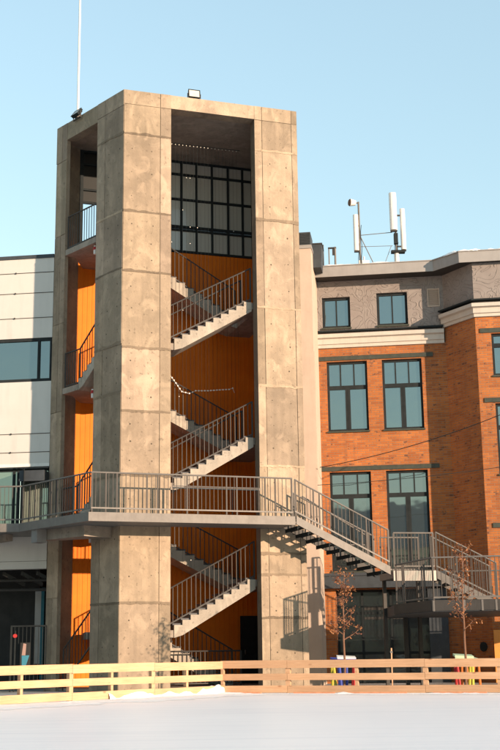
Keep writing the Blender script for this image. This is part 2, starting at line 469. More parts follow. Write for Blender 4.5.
def pier_front_left():
    rng = random.Random(3); mb = MB(); core = .62
    # core: L-shaped corner pier
    c = [(0.016, .0), (1.44, 0.0), (1.44, .40), (.42, .40), LP(1.37, .36), LP(1.37, 0), ]
    mb.prism(c, -.06, TOP, .5)
    zf = [2.35, 5.9, 7.75, 9.62, 11.9, 13.75, 16.25, 17.2]
    facepanels(mb, (0, 0), (1.45, 0), (0, -1), zf, [1.12], rng)
    facepanels(mb, (0, 0), LP(1.38), (-LN.x, -LN.y), [2.35, 5.9, 8.3, 9.7, 12.0, 13.75, 16.3, 17.15], [.96], rng)
    joint_bands(mb, (0, 0), (1.45, 0), (0, -1), [2.35, 5.9, 7.75, 9.62, 11.9, 13.75, 16.25], rng)
    joint_bands(mb, (0, 0), LP(1.38), (-LN.x, -LN.y), [2.35, 5.9, 8.3, 9.7, 12.0, 13.75, 16.3], rng)
    mb.build('corner_pier', M['concrete'], tower)
pier_front_left()
def pier_right():
    rng = random.Random(11); mb = MB()
    mb.prism([(4.14, 0), (5.52, 0), (5.52, 4.35), (5.42, 4.35), (5.42, .42), (4.14, .42)], -.06, TOP, .6)
    facepanels(mb, (4.13, 0), (5.53, 0), (0, -1), [1.9, 3.15, 3.75, 6.3, 8.7, 11.1, 13.9, 16.2, 17.2], [.24, 1.22], rng)
    facepanels(mb, (5.52, 0), (5.52, 4.35), (1, 0), [3.15, 6.3, 8.7, 11.1, 13.9, 16.2], [1.4, 2.8], rng)
    joint_bands(mb, (4.13, 0), (5.53, 0), (0, -1), [1.9, 3.15, 3.75, 6.3, 8.7, 11.1, 13.9, 16.2], rng)
    mb.build('right_pier', M['concrete'], tower)
pier_right()
def pier_back():
    rng = random.Random(5); mb = MB()
    mb.prism([LP(3.11, 0), LP(3.69, 0), LP(3.69, .12), LP(3.11, .12)], -.06, TOP, .8)
    facepanels(mb, LP(3.10), LP(3.70), (-LN.x, -LN.y), [2.6, 5.4, 8.2, 11.0, 13.9, 16.4], [.27], rng)
    # the wall turning the corner behind the pier
    mb.prism([LP(3.69, 0.002), (-.92, 4.35), (-.62, 4.35), (-.62, 4.1), LP(3.69, .118)], -.06, TOP, .7)
    mb.build('rear_pier', M['concrete'], tower)
pier_back()
def top_beams():
    mb = MB(); rng = random.Random(8)
    mb.box(1.45, 4.13, 0.0, .40, OPT, TOP, .8); 
    facepanels(mb, (1.452, 0), (4.128, 0), (0, -1), [], [], rng, OPT, TOP-.002)
    mb.build('lintel_beam', M['concrete'], tower); mb = MB()
    mb.prism([LP(1.38, 0), LP(3.1, 0), LP(3.1, .3), LP(1.38, .3)], 17.08, TOP, .7)
    facepanels(mb, LP(1.382), LP(3.098), (-LN.x, -LN.y), [], [], rng, 17.08, TOP-.002)
    mb.build('lintel_beam', M['concrete'], tower)
    mb = MB()
    mb.prism([(.1, .1), (5.4, .1), (5.4, 4.3), (-.8, 4.3), LP(3.6, .1)], 17.34, TOP-.03)
    mb.build('roof_slab', M['concrete_in'], tower)
top_beams()
# inner back wall
mb = MB(); BV = 4.1
for za, zb in [(-.06, 4.45), (4.65, 8.65), (8.85, 13.05), (13.25, 14.05)]:
    mb.box(-.62, 5.41, BV, BV+.12, za, zb)
for za, zb in [(4.45, 4.65), (8.65, 8.85), (13.05, 13.25)]:
    mb.box(-.62, 5.41, BV+.004, BV+.12, za, zb)
mb.build('back_wall', M['orange'], tower)
# right inner wall lining
mb = MB(); mb.box(5.36, 5.41, .43, BV-.003, -.06, 14.05); mb.build('side_lining', M['orange'], tower)
# top glazing behind the last landing
gl = MB(); X0, X1, Z0, Z1 = .10, 5.41, 14.05, 17.34
fr = MB()
cols = [.10, .62, 1.2, 1.75, 2.3, 2.85, 3.38, 3.93, 4.5, 5.02, 5.37]
for x in cols: fr.box(x-.035, x+.035, BV-.02, BV+.1, Z0, Z1)
for z in (14.1, 14.86, 14.98, 15.95, 16.85, 17.3): fr.box(.10 if z < 15.5 else -.62, X1, BV-.026, BV+.106, z-.035, z+.035)
fr.box(-.62, -.50, BV-.02, BV+.1, Z0, Z1); fr.box(-.5, .064, BV-.0, BV+.08, 15.47, 15.55)
g = fr.build('glazing_frame', M['black'], tower)
rng = random.Random(21)
mb = MB(); mb.box(-.5, .064, BV+.03, BV+.05, 15.551, Z1); mb.build('glazing_pane', M['glass_dark'], g)
pz = [Z0, 14.92, 15.95, 16.85, Z1]
for i in range(len(cols)-1):
    pb = MB()
    for j in range(4):
        pb.box(cols[i]+.036, cols[i+1]-.036, BV+.03, BV+.05, pz[j]+.06, pz[j+1]-.04, .6+.5*rng.random())
    pb.build('glazing_pane', M['smoke'], g)
# dark doorway low on the back wall
mb = MB(); frame(mb, 4.76, 5.34, 0, 2.1, BV-.07, .06, .06); mb.box(4.82, 5.28, BV-.05, BV-.02, 0, 2.04)
dr_ = mb.build('doorway', M['black'], tower)
mb = MB(); mb.box(4.88, 4.91, BV-.10, BV-.05, .9, 1.05); mb.build('door_handle', M['galv'], dr_)

def flight(a, d, w, z0, z1, run, n, thick=.19, name='stair_flight'):
    """sawtooth concrete flight: a = start (2D), d = unit run dir, w = width vector to the far side"""
    a = Vector(a); d = Vector(d); w = Vector(w)
    tr = run/n; rs = (z1-z0)/n
    prof = []
    for i in range(n):
        prof += [(i*tr, z0+i*rs), (i*tr, z0+(i+1)*rs)]
    prof.append((run, z1))
    prof += [(run, z1-thick-.05), (.0+tr*.6, z0-thick-.02), (0, z0-thick-.02)]
    mb = MB()
    A = [(*(a+d*s), z) for s, z in prof]; B = [(*(a+d*s+w), z) for s, z in prof]
    # fans would self-overlap: build column by column
    sl = (z1-z0)/run
    for i in range(n):
        s0, s1 = i*tr, (i+1)*tr
        zt = z0+(i+1)*rs
        def lowz(s): return max(z0-thick-.02+sl*(s-tr*.5), z0-thick-.02)
        q = [(s0, lowz(s0)), (s1, lowz(s1)), (s1, zt), (s0, zt)]
        P = [(*(a+d*s), z) for s, z in q]; Q = [(*(a+d*s+w), z) for s, z in q]
        if d.x*w.y-d.y*w.x > 0: mb.solid(Q, P)
        else: mb.solid(P, Q)
    fl = mb.build(name, M['string'], tower)
    wn = w.normalized()
    for i in range(n):
        p = a+d*(i*tr-.03)+wn*.07; q = a+d*((i+1)*tr+.0)+wn*.07; ww = w-wn*.07
        t_ = MB(); t_.prism([tuple(p), tuple(q), tuple(q+ww), tuple(p+ww)], z0+(i+1)*rs+.001, z0+(i+1)*rs+.05)
        t_.build('tread', M['tread'], fl)
    return fl
def srail(p, q, **k):
    return railing(tower, [p, q], spacing=9, pair=0, bal=.135, mat='galv_dark', bal_w=.02, top_r=.022, low=.10, **k)

FV, BVo, WD = .38, 2.62, 1.10
def landing(poly, z, th=.2):
    mb = MB(); mb.prism(poly, z-th, z); return mb.build('landing', M['concrete_in'], tower)
LBACK = [.52, 4.72, 8.90, 13.35]; LCORN = [1.60, 5.76, 9.92]; LRIGHT = [3.02, 7.18, 11.36]
for k in range(3):
    zc, zr = LCORN[k], LRIGHT[k]
    # corner landing between left face and front flight
    landing([(.42, .41), (1.66, .41), (1.66, 1.48), (.55, 1.48), LP(1.42, .95), LP(1.42, .37)], zc)
    flight((1.66, FV), (1, 0), (0, WD), zc, zr, 2.42, 10)
    landing([(4.08, .43), (5.08, .43), (5.08, 3.72), (4.3, 3.72), (4.3, 1.48), (4.08, 1.48)], zr)
    ze = LBACK[k+1]
    flight((4.3, BVo), (-1, 0), (0, WD), zr, ze, 3.45, 12)
    # back-left landing
    landing([LP(3.09, .0), LP(3.09, .37), (-.5, 3.95), (.85, 4.08), (.85, 2.62), (.62, 2.3), LP(2.25, 1.05), LP(2.25, .0)] if k < 2 else
            [LP(3.09, .0), LP(3.09, .37), (-.5, 3.95), (.85, 4.08), (.85, 2.62), (1.35, 1.48), (1.35, .42), LP(1.42, .37), LP(1.42, 0)], ze, .18)
    if k < 2:
        # flight along the left face up to the next corner landing
        z2 = LCORN[k+1]
        s0, s1 = 2.25, 1.05
        a = Vector(LP(s0, .02)); flight(a, -LD, LN*1.0, ze, z2, s0-s1+.15, 6, .16)
        railing(tower, [(*LP(3.05, .06), ze+.0), (*LP(s0, .06), ze+.0), (*LP(1.44, .06), ze+(z2-ze)*.62)], spacing=9, pair=0, bal=.13, mat='galv_dark', bal_w=.02, low=.06)
    # railings of the flights
    srail((1.5, FV+.05, zc+.05), (4.08, FV+.05, zr+.02), h=1.08)
    srail((4.28, BVo+.05, zr), (.9, BVo+.05, ze), h=1.05)
    if k: srail((1.6, FV+WD-.04, zc+.05), (4.08, FV+WD-.04, zr+.02), h=1.0, skip_bal=True)
railing(tower, [(*LP(3.05, .06), 13.35), (*LP(1.42, .06), 13.35)], spacing=9, pair=0, bal=.13, mat='galv_dark', bal_w=.02, low=.06)
# lowest flight from the ground and railing of the stair well
flight((4.0, BVo-.2), (-1, 0), (0, WD), 0, 1.6, 2.7, 10)
srail((4.0, BVo-.15, .05), (1.3, BVo-.15, 1.6), h=1.0)
srail((1.9, 1.9, 0), (4.1, 1.9, 0), h=1.02)
landing([(.42, 1.49), (1.3, 1.49), (1.3, 3.9), (-.3, 3.9), LP(2.4, .5)], 1.6)
railing(tower, [(*LP(2.9, .1), 0), (*LP(1.5, .1), 1.1)], spacing=9, pair=0, bal=.16, mat='galv_dark', bal_w=.02, low=.1)
mb = MB(); mb.prism([(.1, .1), (5.15, .1), (5.15, 4.08), (-.6, 4.08), LP(3.6, .1)], -.05, .02); mb.build('floor_slab', M['concrete_in'], tower)

# curtain of thin light strings hanging in the stair well
cur = thing('string_light_curtain', 'curtain of thin hanging wires with tiny bulbs inside the concrete stair tower', 'string lights', (-3.69, 33.73, 0), RT)
mb = MB(); mb.tube((1.75, 1.75, 16.9), (4.2, 1.75, 16.9), .012); mb.build('wire_rod', M['galv_dark'], cur)
wires = MB(); bl = MB(); x = 1.8; rng = random.Random(2)
while x < 4.15:
    zb = 2.5+rng.random()*3
    wires = MB(); wires.bar((x, 1.75, 16.9), (x+rng.uniform(-.03, .03), 1.75, zb), .0045, .0045); wires.build('hanging_wire', M['black'], cur)
    bl = MB(); bl.box(x-.008, x+.008, 1.742, 1.758, 16.85, 16.87); bl.build('bulb', M['bulb'], cur)
    z = 16.3
    while z > zb:
        if rng.random() < .06: bl = MB(); bl.box(x-.008, x+.008, 1.742, 1.758, z, z+.02); bl.build('bulb', M['bulb'], cur)
        z -= .55
    x += .12

gar = thing('light_garland', 'white bead garland looped along the dark inner stair rail above the walkway', 'garland', (-3.69, 33.73, 0), RT)
path = [(1.95, 9.6), (2.2, 9.3), (2.45, 8.95), (2.7, 8.9), (2.9, 9.0), (3.3, 9.02), (3.7, 9.07), (4.0, 9.1), (4.12, 9.15), (4.18, 9.0)]
mb = MB(); bb = MB()
for (a, b) in zip(path, path[1:]): mb.tube((a[0], BVo-.06, a[1]), (b[0], BVo-.06, b[1]), .007, n=5)
for (a, b) in zip(path, path[1:]):
    k = max(1, int(math.hypot(a[0]-b[0], a[1]-b[1])/.09))
    for i in range(k):
        u = a[0]+(b[0]-a[0])*i/k; z = a[1]+(b[1]-a[1])*i/k; bb = MB(); bb.box(u-.017, u+.017, BVo-.08, BVo-.045, z-.018, z+.018); bb.build('bead', M['bulb'], gar)
mb.build('cord', M['white'], gar)

# red beacons under the landings
for z, lab in ((13.0, 'small red alarm beacon under the topmost landing of the concrete tower'),
               (8.52, 'small red alarm beacon under the middle curved landing beside orange wall'),
               (4.25, 'small red alarm beacon just below the steel walkway beside orange wall')):
    px_, py_ = LP(1.62, .12)
    e = thing('alarm_beacon', lab, 'alarm', (0, 0, 0), 0, 'alarm beacons in the tower')
    e.location = tower.matrix_basis @ Vector((0, 0, 0)); 
    lp = Matrix.Rotation(RT, 3, 'Z') @ Vector((px_, py_, z)) + Vector((-3.69, 33.73, 0)); e.location = lp
    mb = MB(); mb.tube((0, 0, 0), (0, 0, .09), .075, .05, 12); mb.build('lens', M['red'], e)
    mb = MB(); mb.tube((0, 0, -.14), (0, 0, -.002), .045, .05, 10); mb.build('housing', M['white'], e); mb = MB(); mb.tube((0, 0, .092), (0, 0, .13), .04, .04, 8); mb.build('mount', M['white'], e)

def W(u, v, z=0):  # tower coordinates -> world
    p = Matrix.Rotation(RT, 3, 'Z') @ Vector((u, v, z)); return p+Vector((-3.69, 33.73, 0))

# floodlights and flagpole on the tower roof
def floodlight(loc, rz, tilt, label):
    e = thing('floodlight', label, 'floodlight', loc, rz, 'floodlights on the tower roof')
    h = bpy.data.objects.new('lamp_head', None)
    c, s_ = math.cos(tilt), math.sin(tilt)
    def Tm(mb_):
        mb_.v = [(x, y*c-(z-.2)*s_, .2+y*s_+(z-.2)*c) for x, y, z in mb_.v]; return mb_
    mb = MB(); mb.box(-.18, .18, -.02, .05, .06, .32); mb.box(-.19, -.165, -.035, -.0205, .05, .33); mb.box(.165, .19, -.035, -.0205, .05, .33)
    mb.box(-.165, .165, -.035, -.0205, .305, .33); mb.box(-.165, .165, -.035, -.0205, .05, .075)
    for i in range(6): mb.box(-.15+i*.055, -.135+i*.055, .051, .085, .08, .30)
    Tm(mb).build('casing', M['black'], e)
    mb = MB(); mb.box(-.163, .163, -.028, -.021, .077, .303); Tm(mb).build('lamp_glass', M['lampglass'], e)
    mb = MB(); mb.bar((-.205, .0, .2), (-.205, .02, .0), .02, .03); mb.bar((.205, .0, .2), (.205, .02, .0), .02, .03); mb.box(-.215, .215, -.0, .04, -.02, .0)
    mb.build('bracket', M['galv_dark'], e)
p = W(2.22, .12, TOP+.02); floodlight(p, RT, R(-8), 'square floodlight on the front parapet of the concrete tower')
p = W(*LP(2.45, -.10), TOP-.10); floodlight(p, RT-R(66), R(-35), 'floodlight tilted down at the left roof edge beside the flagpole')
pole = thing('flagpole', 'slim white metal flagpole standing on the tower roof', 'flagpole', W(-1.02, 2.35, TOP-.02), 0)
mb = MB(); mb.tube((0, 0, .1), (0, 0, 7.5), .038, .03, 12); mb.build('pole_shaft', M['white'], pole)
mb = MB(); mb.tube((0, 0, 0), (0, 0, .12), .1, .09, 12); mb.build('pole_base', M['galv'], pole)

# ================================================================== ELEVATED WALKWAY round the tower
DZ = 4.65
walk = thing('elevated_walkway', 'grey steel and concrete walkway wrapping the tower at first floor', 'walkway', (-3.69, 33.73, 0), RT)
c0 = Vector((-1.105, -1.3)); c1 = Vector((4.73, -1.3)); cl = c0+LD*3.54; 
wl = Matrix.Rotation(-RT, 2) @ Vector((-1, .03)); wl.normalize()
cf = cl+wl*6
inn = [(4.73, -.03), LP(0, -.03), LP(3.75, -.03)]
bl_ = Vector(inn[-1])+wl*5
mb = MB()
poly = [tuple(cf), tuple(cl), tuple(c0), tuple(c1), inn[0], (-.03, -.03), inn[2], tuple(bl_)]
# slab split into convex pieces, butted
mb.prism([tuple(c0), tuple(c1), (4.73, -.03), (-.03, -.03)], DZ-.20, DZ)
mb.prism([tuple(c0), (-.03, -.03), LP(3.75, -.03), tuple(cl)], DZ-.20, DZ)
mb.prism([tuple(cl), LP(3.75, -.03), tuple(bl_), tuple(cf)], DZ-.20, DZ)
mb.build('deck_slab', M['deckgrey'], walk)
def offset_strip(mb_, p, q, o, z0, z1, t=.03):
    p = Vector(p); q = Vector(q); o = Vector(o)
    mb_.prism([tuple(p+o*.002), tuple(q+o*.002), tuple(q+o*t), tuple(p+o*t)], z0, z1)
mb = MB()
offset_strip(mb, c0+Vector((-.02, 0)), c1, (0, -1), DZ-.22, DZ+.02)
mb.build('edge_beam', M['galv'], walk)
mb = MB(); offset_strip(mb, c0, cl, (-LN.x, -LN.y), DZ-.22, DZ+.02)
wn_ = Vector((wl.y, -wl.x)); wn_ = wn_ if wn_.y < 0 else -wn_
offset_strip(mb, cl, cf, wn_, DZ-.22, DZ+.02)
mb.build('edge_beam', M['galv'], walk)
# beams under the slab
mb = MB()
p = Vector(LP(1.05, -.03)); q = p-LN*1.40
mb.prism([LP(3.72, -1.45), LP(3.72, -1.2), LP(5.0, -1.2), LP(5.0, -1.45)], DZ-.40, DZ-.202)
p = Vector(LP(1.5, -.03)); q = p-LN*1.05+LD*.0
mb.build('bracket_beam', M['concrete_in'], walk)
mb = MB(); mb.prism([LP(1.9, -1.50), LP(1.9, -1.18), LP(2.2, -1.18), LP(2.2, -1.50)], DZ-.58, DZ-.202); mb.build('beam_end_plate', M['deckgrey'], walk)
mb = MB(); mb.prism([LP(.35, -.95), LP(.35, -.03), LP(2.2, -.9), LP(2.2, -1.2)], DZ-.50, DZ-.203); mb.build('bracket_beam', M['concrete_in'], walk)
ro = .06
railing(walk, [(cf.x, cf.y+ro, DZ), (*(cl+LN*ro), DZ), (c0.x+.06, c0.y+.05, DZ), (4.68, -1.25, DZ)], spacing=1.13, pair=.3)
# little inner rail from the landing across the tower opening
railing(walk, [(1.5, -.12, DZ+.0), (4.1, -.12, DZ+.0)], h=.95, spacing=5, pair=0, skip_bal=True, low=.90, top_r=.014, post_w=.02)

# ================================================================== OUTER STAIR going down to the right
st = thing('steel_staircase', 'straight steel staircase descending right from the walkway end', 'staircase', (-3.69, 33.73, 0), RT)
SA = Vector((4.76, -1.3, 4.60)); SB = Vector((7.58, -1.3, 3.22))
for v, mt in ((-1.32, 'galv'), (-.22, 'galv_dark')):
    mb = MB(); a = Vector((SA.x, v, SA.z-.02)); b = Vector((SB.x, v, SB.z-.02))
    mb.solid([(a.x, v-.02, a.z-.13), (b.x, v-.02, b.z-.13), (b.x, v+.02, b.z-.13), (a.x, v+.02, a.z-.13)],
             [(a.x, v-.02, a.z+.10), (b.x, v-.02, b.z+.10), (b.x, v+.02, b.z+.10), (a.x, v+.02, a.z+.10)])
    mb.build('stringer', M[mt], st)
n = 9
for i in range(n):
    t = (i+.6)/n; x = SA.x+(SB.x-SA.x)*t; z = SA.z+(SB.z-SA.z)*t-.10
    mb = MB(); mb.box(x-.15, x+.14, -1.29, -.25, z-.05, z-.0); mb.box(x-.15, x-.12, -1.285, -.255, z-.10, z-.051); mb.build('tread', M['black'], st)
railing(st, [(SA.x-.02, -1.28, SA.z+.06), (SB.x, -1.28, SB.z+.06)], spacing=1.6, pair=.18, mat='galv', midrails=(), h=1.06, low=.16)
railing(st, [(SA.x+.3, -.22, SA.z-.1), (SB.x, -.22, SB.z+.06)], spacing=1.6, pair=.18, mat='galv', h=.98, low=.16)
# short wall rail seen inside, with a level return
mb = MB(); mb.tube((SA.x+.35, -.9, SA.z+.70), (SB.x-.55, -.9, SB.z+1.0), .02); mb.tube((SB.x-.55, -.9, SB.z+1.0), (SB.x-.55, -.9, SB.z+.72), .02)
mb.tube((SB.x-.55, -.9, SB.z+.72), (SB.x-1.6, -.9, SB.z+.72), .018)
mb.tube((SA.x+.35, -.9, SA.z+.70), (SA.x+.35, -.9, SA.z-.1), .018); mb.build('inner_handrail', M['galv'], st)

# upper landing, second flight, lower platform (world coordinates from here)
ul = thing('stair_landing', 'small railed landing with beige edge at the foot of the long stair', 'landing', (4.08, 35.25, 0), R(10))
mb = MB(); mb.box(0.0, 1.26, 0, 1.5, 3.0, 3.2); mb.build('landing_slab', M['deckgrey'], ul)
mb = MB(); mb.box(-.02, 1.27, -.03, -.002, 2.92, 3.21); mb.build('edge_beam', M['trim'], ul)
railing(ul, [(.03, .04, 3.2), (1.24, .04, 3.2)], spacing=9, pair=0, bal=.11)
railing(ul, [(.03, 1.46, 3.2), (1.24, 1.46, 3.2)], spacing=9, pair=0, bal=.11)
for x in (.10, 1.16):
    for y in (1.4,):
        mb = MB(); mb.bar((x, y, -.05), (x, y, 2.999), .1, .1); mb.build('leg', M['galv_dark'], ul)
s2 = thing('steel_staircase', 'short steel staircase of few steps from the beige-edged landing down right', 'staircase', (5.36, 35.48, 0), R(-2))
for y, mt in ((-.0, 'galv'), (1.3, 'galv')):
    mb = MB()
    mb.solid([(0, y-.02, 2.98), (1.72, y-.02, 2.06), (1.72, y+.02, 2.06), (0, y+.02, 2.98)], [(0, y-.02, 3.22), (1.72, y-.02, 2.30), (1.72, y+.02, 2.30), (0, y+.02, 3.22)])
    mb.build('stringer', M[mt], s2)
for i in range(6):
    t = (i+.5)/6; mb = MB(); mb.box(1.72*t-.14, 1.72*t+.14, .03, 1.27, 3.08-.92*t, 3.12-.92*t); mb.build('tread', M['tread'], s2)
railing(s2, [(0, .0, 3.24), (1.72, .0, 2.32), ], spacing=9, pair=0, bal=.11, h=1.08, low=.1)
railing(s2, [(0, 1.3, 3.24), (1.72, 1.3, 2.32)], spacing=9, pair=0, bal=.13, h=1.08, low=.1)
pl = thing('lower_platform', 'dark edged lower platform with long steel railing at right', 'platform', (0, 0, 0), 0)
a = Vector((3.95, 34.25)); b = Vector((4.60, 31.6)); c_ = Vector((10.5, 30.6)); dd = Vector((11.2, 36.9)); e_ = Vector((4.0, 37.6)); PZ = 2.2
mb = MB(); mb.prism([tuple(a), tuple(b), tuple(c_), tuple(dd), tuple(e_)], PZ-.28, PZ); mb.build('platform_slab', M['canopy'], pl)
mb = MB()
for p, q in ((a, b), (b, c_)):
    d_ = (q-p).normalized(); o = Vector((d_.y, -d_.x)); offset_strip(mb, p, q, o, PZ-.26, PZ+.01, .025)
mb.build('edge_beam', M['galv_dark'], pl)
mb = MB()
d_ = (c_-b).normalized()
for s in (.02, .8, 1.25, 1.6, 2.9): 
    q = b+d_*s; mb = MB(); mb.prism([(q.x, q.y-.035), (q.x+.05, q.y-.035-.008), (q.x+.05, q.y-.027-.008), (q.x, q.y-.027)], PZ-.27, PZ-.0)
    mb.build('fixing_plate', M['galv'], pl)
ia, ib, ic = a+Vector((.06, 0)), b+Vector((.05, .06)), c_+Vector((0, .06))
railing(pl, [(*ia, PZ), (*ib, PZ), (*ic, PZ)], spacing=1.45, pair=.14, bal=.115, low=.08)
# far railing against the brick wall
railing(pl, [(6.2, 37.4, PZ), (9.4, 36.95, PZ)], spacing=1.4, pair=.0, bal=.12, low=.08)
for x, y in ((4.6, 37.2), (8.5, 36.8), (9.8, 31.4)):
    mb = MB(); mb.bar((x, y, -.05), (x, y, PZ-.281), .12, .12); mb.build('leg', M['galv_dark'], pl)

# ================================================================== BRICK BUILDING
RB = R(-7.73)
bb_ = thing('brick_building', 'orange brick building with grey relief attic, cream cornice and dark windows', 'building', (6.70, 40.0, 0), RB)
def BL(x, y, z=0): return (x, y, z)
Z1_ = 11.22
uw = [(-4.09, -2.70, 8.27, 10.70), (-2.19, -.84, 8.27, 10.70)]
lw = [(-4.09, -2.70, 3.55, 6.86), (-2.19, -.80, 3.55, 6.86)]
mb = MB()
mb2 = MB()
holed_wall(mb, -4.95, 0, 3.48, Z1_, 0, uw+lw, .2)
# ground floor brick piers either side of the shopfront
holed_wall(mb, -4.95, 0, -.06, 3.48, 0, [(-4.0, -.55, -.06, 2.95)], .6)
BO = 1.2; BX = .97
holed_wall(mb, BX, 8.5, -.06, 11.75, -BO, [(BX+.50, BX+1.9, 8.97-.19, 11.14) if False else (BX+.50, BX+1.9, 9.72, 11.14), (BX+.50, BX+1.9, 6.46, 8.78), (BX+.5, BX+1.9, 2.3, 4.7)], .2)
mb.face([(0, 0, -.06), (BX, -BO, -.06), (BX, -BO, 11.75), (0, 0, 11.75)])
mb.build('brick_wall', M['brick'], bb_)
mb = MB(); mb.box(-4.95, 8.5, 0.9, 6, -.06, 14.0); mb.build('core_wall', M['dark_in'], bb_)
def bwindow(x0, x1, z0, z1, y, ztr, ncol_top, ncol_bot, mat='glass', fw=.075):
    yy = y+.10
    mb = MB(); frame(mb, x0+.002, x1-.002, z0+.002, z1-.002, yy, fw, .07)
    if ztr: mb.box(x0+fw, x1-fw, yy+.004, yy+.066, ztr-.07, ztr+.07)
    top0 = ztr+.07 if ztr else z0+fw
    for i in range(1, ncol_top):
        x = x0+(x1-x0)*i/ncol_top; mb.box(x-.025, x+.025, yy+.006, yy+.064, top0, z1-fw)
    if ztr:
        for i in range(1, ncol_bot):
            x = x0+(x1-x0)*i/ncol_bot; mb.box(x-.085, x+.085, yy+.005, yy+.065, z0+fw, ztr-.07)
            mb.box(x-.004, x+.004, yy+.0, yy+.004, z0+fw, ztr-.07)
    o = mb.build('window', M['black'], bb_)
    mb = MB(); mb.box(x0+.01, x1-.01, yy+.035, yy+.05, z0+.01, z1-.01); mb.build('pane', M[mat], o)
    mb = MB(); mb.box(x0-.03, x1+.03, y-.05, yy, z0-.06, z0-.003); mb.build('sill', M['lintel'], o)
for q in uw: bwindow(*q, 0, 9.80, 3, 2)
for q in lw: bwindow(*q, 0, 6.05, 3, 2, 'glass_low')
bwindow(BX+.5, BX+1.9, 9.72, 11.14, -BO, 10.75, 3, 2)
bwindow(BX+.5, BX+1.9, 6.46, 8.78, -BO, 8.0, 3, 2)
bwindow(BX+.5, BX+1.9, 2.3, 4.7, -BO, 4.0, 3, 2)
for x0, x1, z, y in ((-4.42, -.44, 10.74, 0), (-4.42, -.40, 6.90, 0), (BX+.14, BX+2.2, 11.17, -BO), (BX+.16, BX+2.2, 8.82, -BO), (BX+.2, BX+2.2, 4.74, -BO)):
    mb = MB(); mb.box(x0, x1, y-.035, y+.16, z, z+.15); mb.build('lintel', M['lintel'], bb_)
def profile(mb_, pts, prof, closed=False):
    """sweep an outward/height profile along a polyline of (x,y); outward = right-hand normal pointing to -y"""
    pts = [Vector(p) for p in pts]; nrm = []
    for i, p in enumerate(pts):
        ds = []
        if i: ds.append((pts[i]-pts[i-1]).normalized())
        if i < len(pts)-1: ds.append((pts[i+1]-pts[i]).normalized())
        ns = [Vector((d.y, -d.x)) for d in ds]; m_ = sum(ns, Vector((0, 0))).normalized(); m_ = m_/max(.4, m_.dot(ns[0])); nrm.append(m_)
    for i in range(len(pts)-1):
        for j in range(len(prof)-1):
            (o0, z0), (o1, z1) = prof[j], prof[j+1]
            A = pts[i]+nrm[i]*o0; B = pts[i+1]+nrm[i+1]*o0; C = pts[i+1]+nrm[i+1]*o1; D = pts[i]+nrm[i]*o1
            mb_.face([(A.x, A.y, z0), (B.x, B.y, z0), (C.x, C.y, z1), (D.x, D.y, z1)])
    for i, flip in ((0, 0), (len(pts)-1, 1)):
        L = [(*(pts[i]+nrm[i]*o), z) for o, z in prof]
        mb_.face(L if flip else list(reversed(L)))
cprof = [(0.0, 0), (.05, 0), (.05, .12), (.09, .14), (.09, .34), (.17, .38), (.17, .52), (.13, .54), (0, .56)]
mb = MB(); profile(mb, [(-4.95, -.004), (-.03, -.004)], [(o, z*.9+11.19) for o, z in cprof]); mb.build('cornice', M['trim'], bb_)
bp = [(-.04, -.002), (BX, -BO-.004), (8.5, -BO-.004)]
mb = MB(); profile(mb, bp, [(o*1.2, z*.84+11.72) for o, z in cprof]); mb.build('cornice', M['trim'], bb_)
mb = MB(); profile(mb, [(-4.95, -.004), (-.05, -.004)], [(0, 11.74), (.14, 11.74), (.14, 11.80), (0, 11.82)]); profile(mb, bp, [(0, 12.25), (.22, 12.25), (.22, 12.30), (0, 12.32)]); mb.build('flashing', M['black'], bb_)
# attic
aw = [(-4.19, -3.21, 11.92, 13.02), (-2.29, -1.23, 11.92, 13.09)]
mb = MB(); holed_wall(mb, -4.95, 0, 11.7, 13.65, 0, aw+[(-.54, -.12, 12.5, 13.15)], .16)
mb.face([(0, 0, 12.2), (BX, -BO, 12.2), (BX, -BO, 13.65), (0, 0, 13.65)]); mb.face([(BX, -BO, 12.2), (8.5, -BO, 12.2), (8.5, -BO, 13.65), (BX, -BO, 13.65)])
mb.build('attic_wall', M['relief'], bb_)
for q in aw: bwindow(*q, 0, 0, 2, 1, 'glass', .085)
mb = MB(); frame(mb, -.54, -.12, 12.5, 13.15, -.02, .035, .05)
for i in range(14): mb.box(-.5, -.16, .01, .03, 12.545+i*.042, 12.565+i*.042)
mb.box(-.5, -.16, .05, .06, 12.53, 13.12); mb.build('vent_grille', M['plaster'], bb_)
# eave: chamfered wide fascia, soffit and roof with snow lip
ep = [(-4.85, -.62), (-.30, -.62), (BX-.42, -BO-.20), (8.5, -BO-.20)]
def eave_slab(mb_, z0, z1, off=0):
    pp = [(-4.85, -.62-off), (-.30-off*.4, -.62-off), (BX-.42-off*.4, -BO-.20-off), (8.5, -BO-.20-off)]
    mb_.prism([(-4.85, 2.0), pp[0], pp[1], (.2, 2.0)], z0, z1); mb_.prism([(.2, 2.0), pp[1], pp[2], pp[3], (8.5, 2.0)], z0, z1)
mb = MB(); eave_slab(mb, 13.60, 13.64); mb.build('soffit', M['galv_dark'], bb_)
mb = MB(); profile(mb, ep, [(0, 13.58), (.025, 13.58), (.03, 13.94), (.06, 13.95), (.06, 13.98), (0, 13.98)]); mb.build('eave_fascia', M['fascia'], bb_)
mb = MB(); eave_slab(mb, 13.641, 13.94, -.002); mb.build('roof', M['fascia'], bb_)
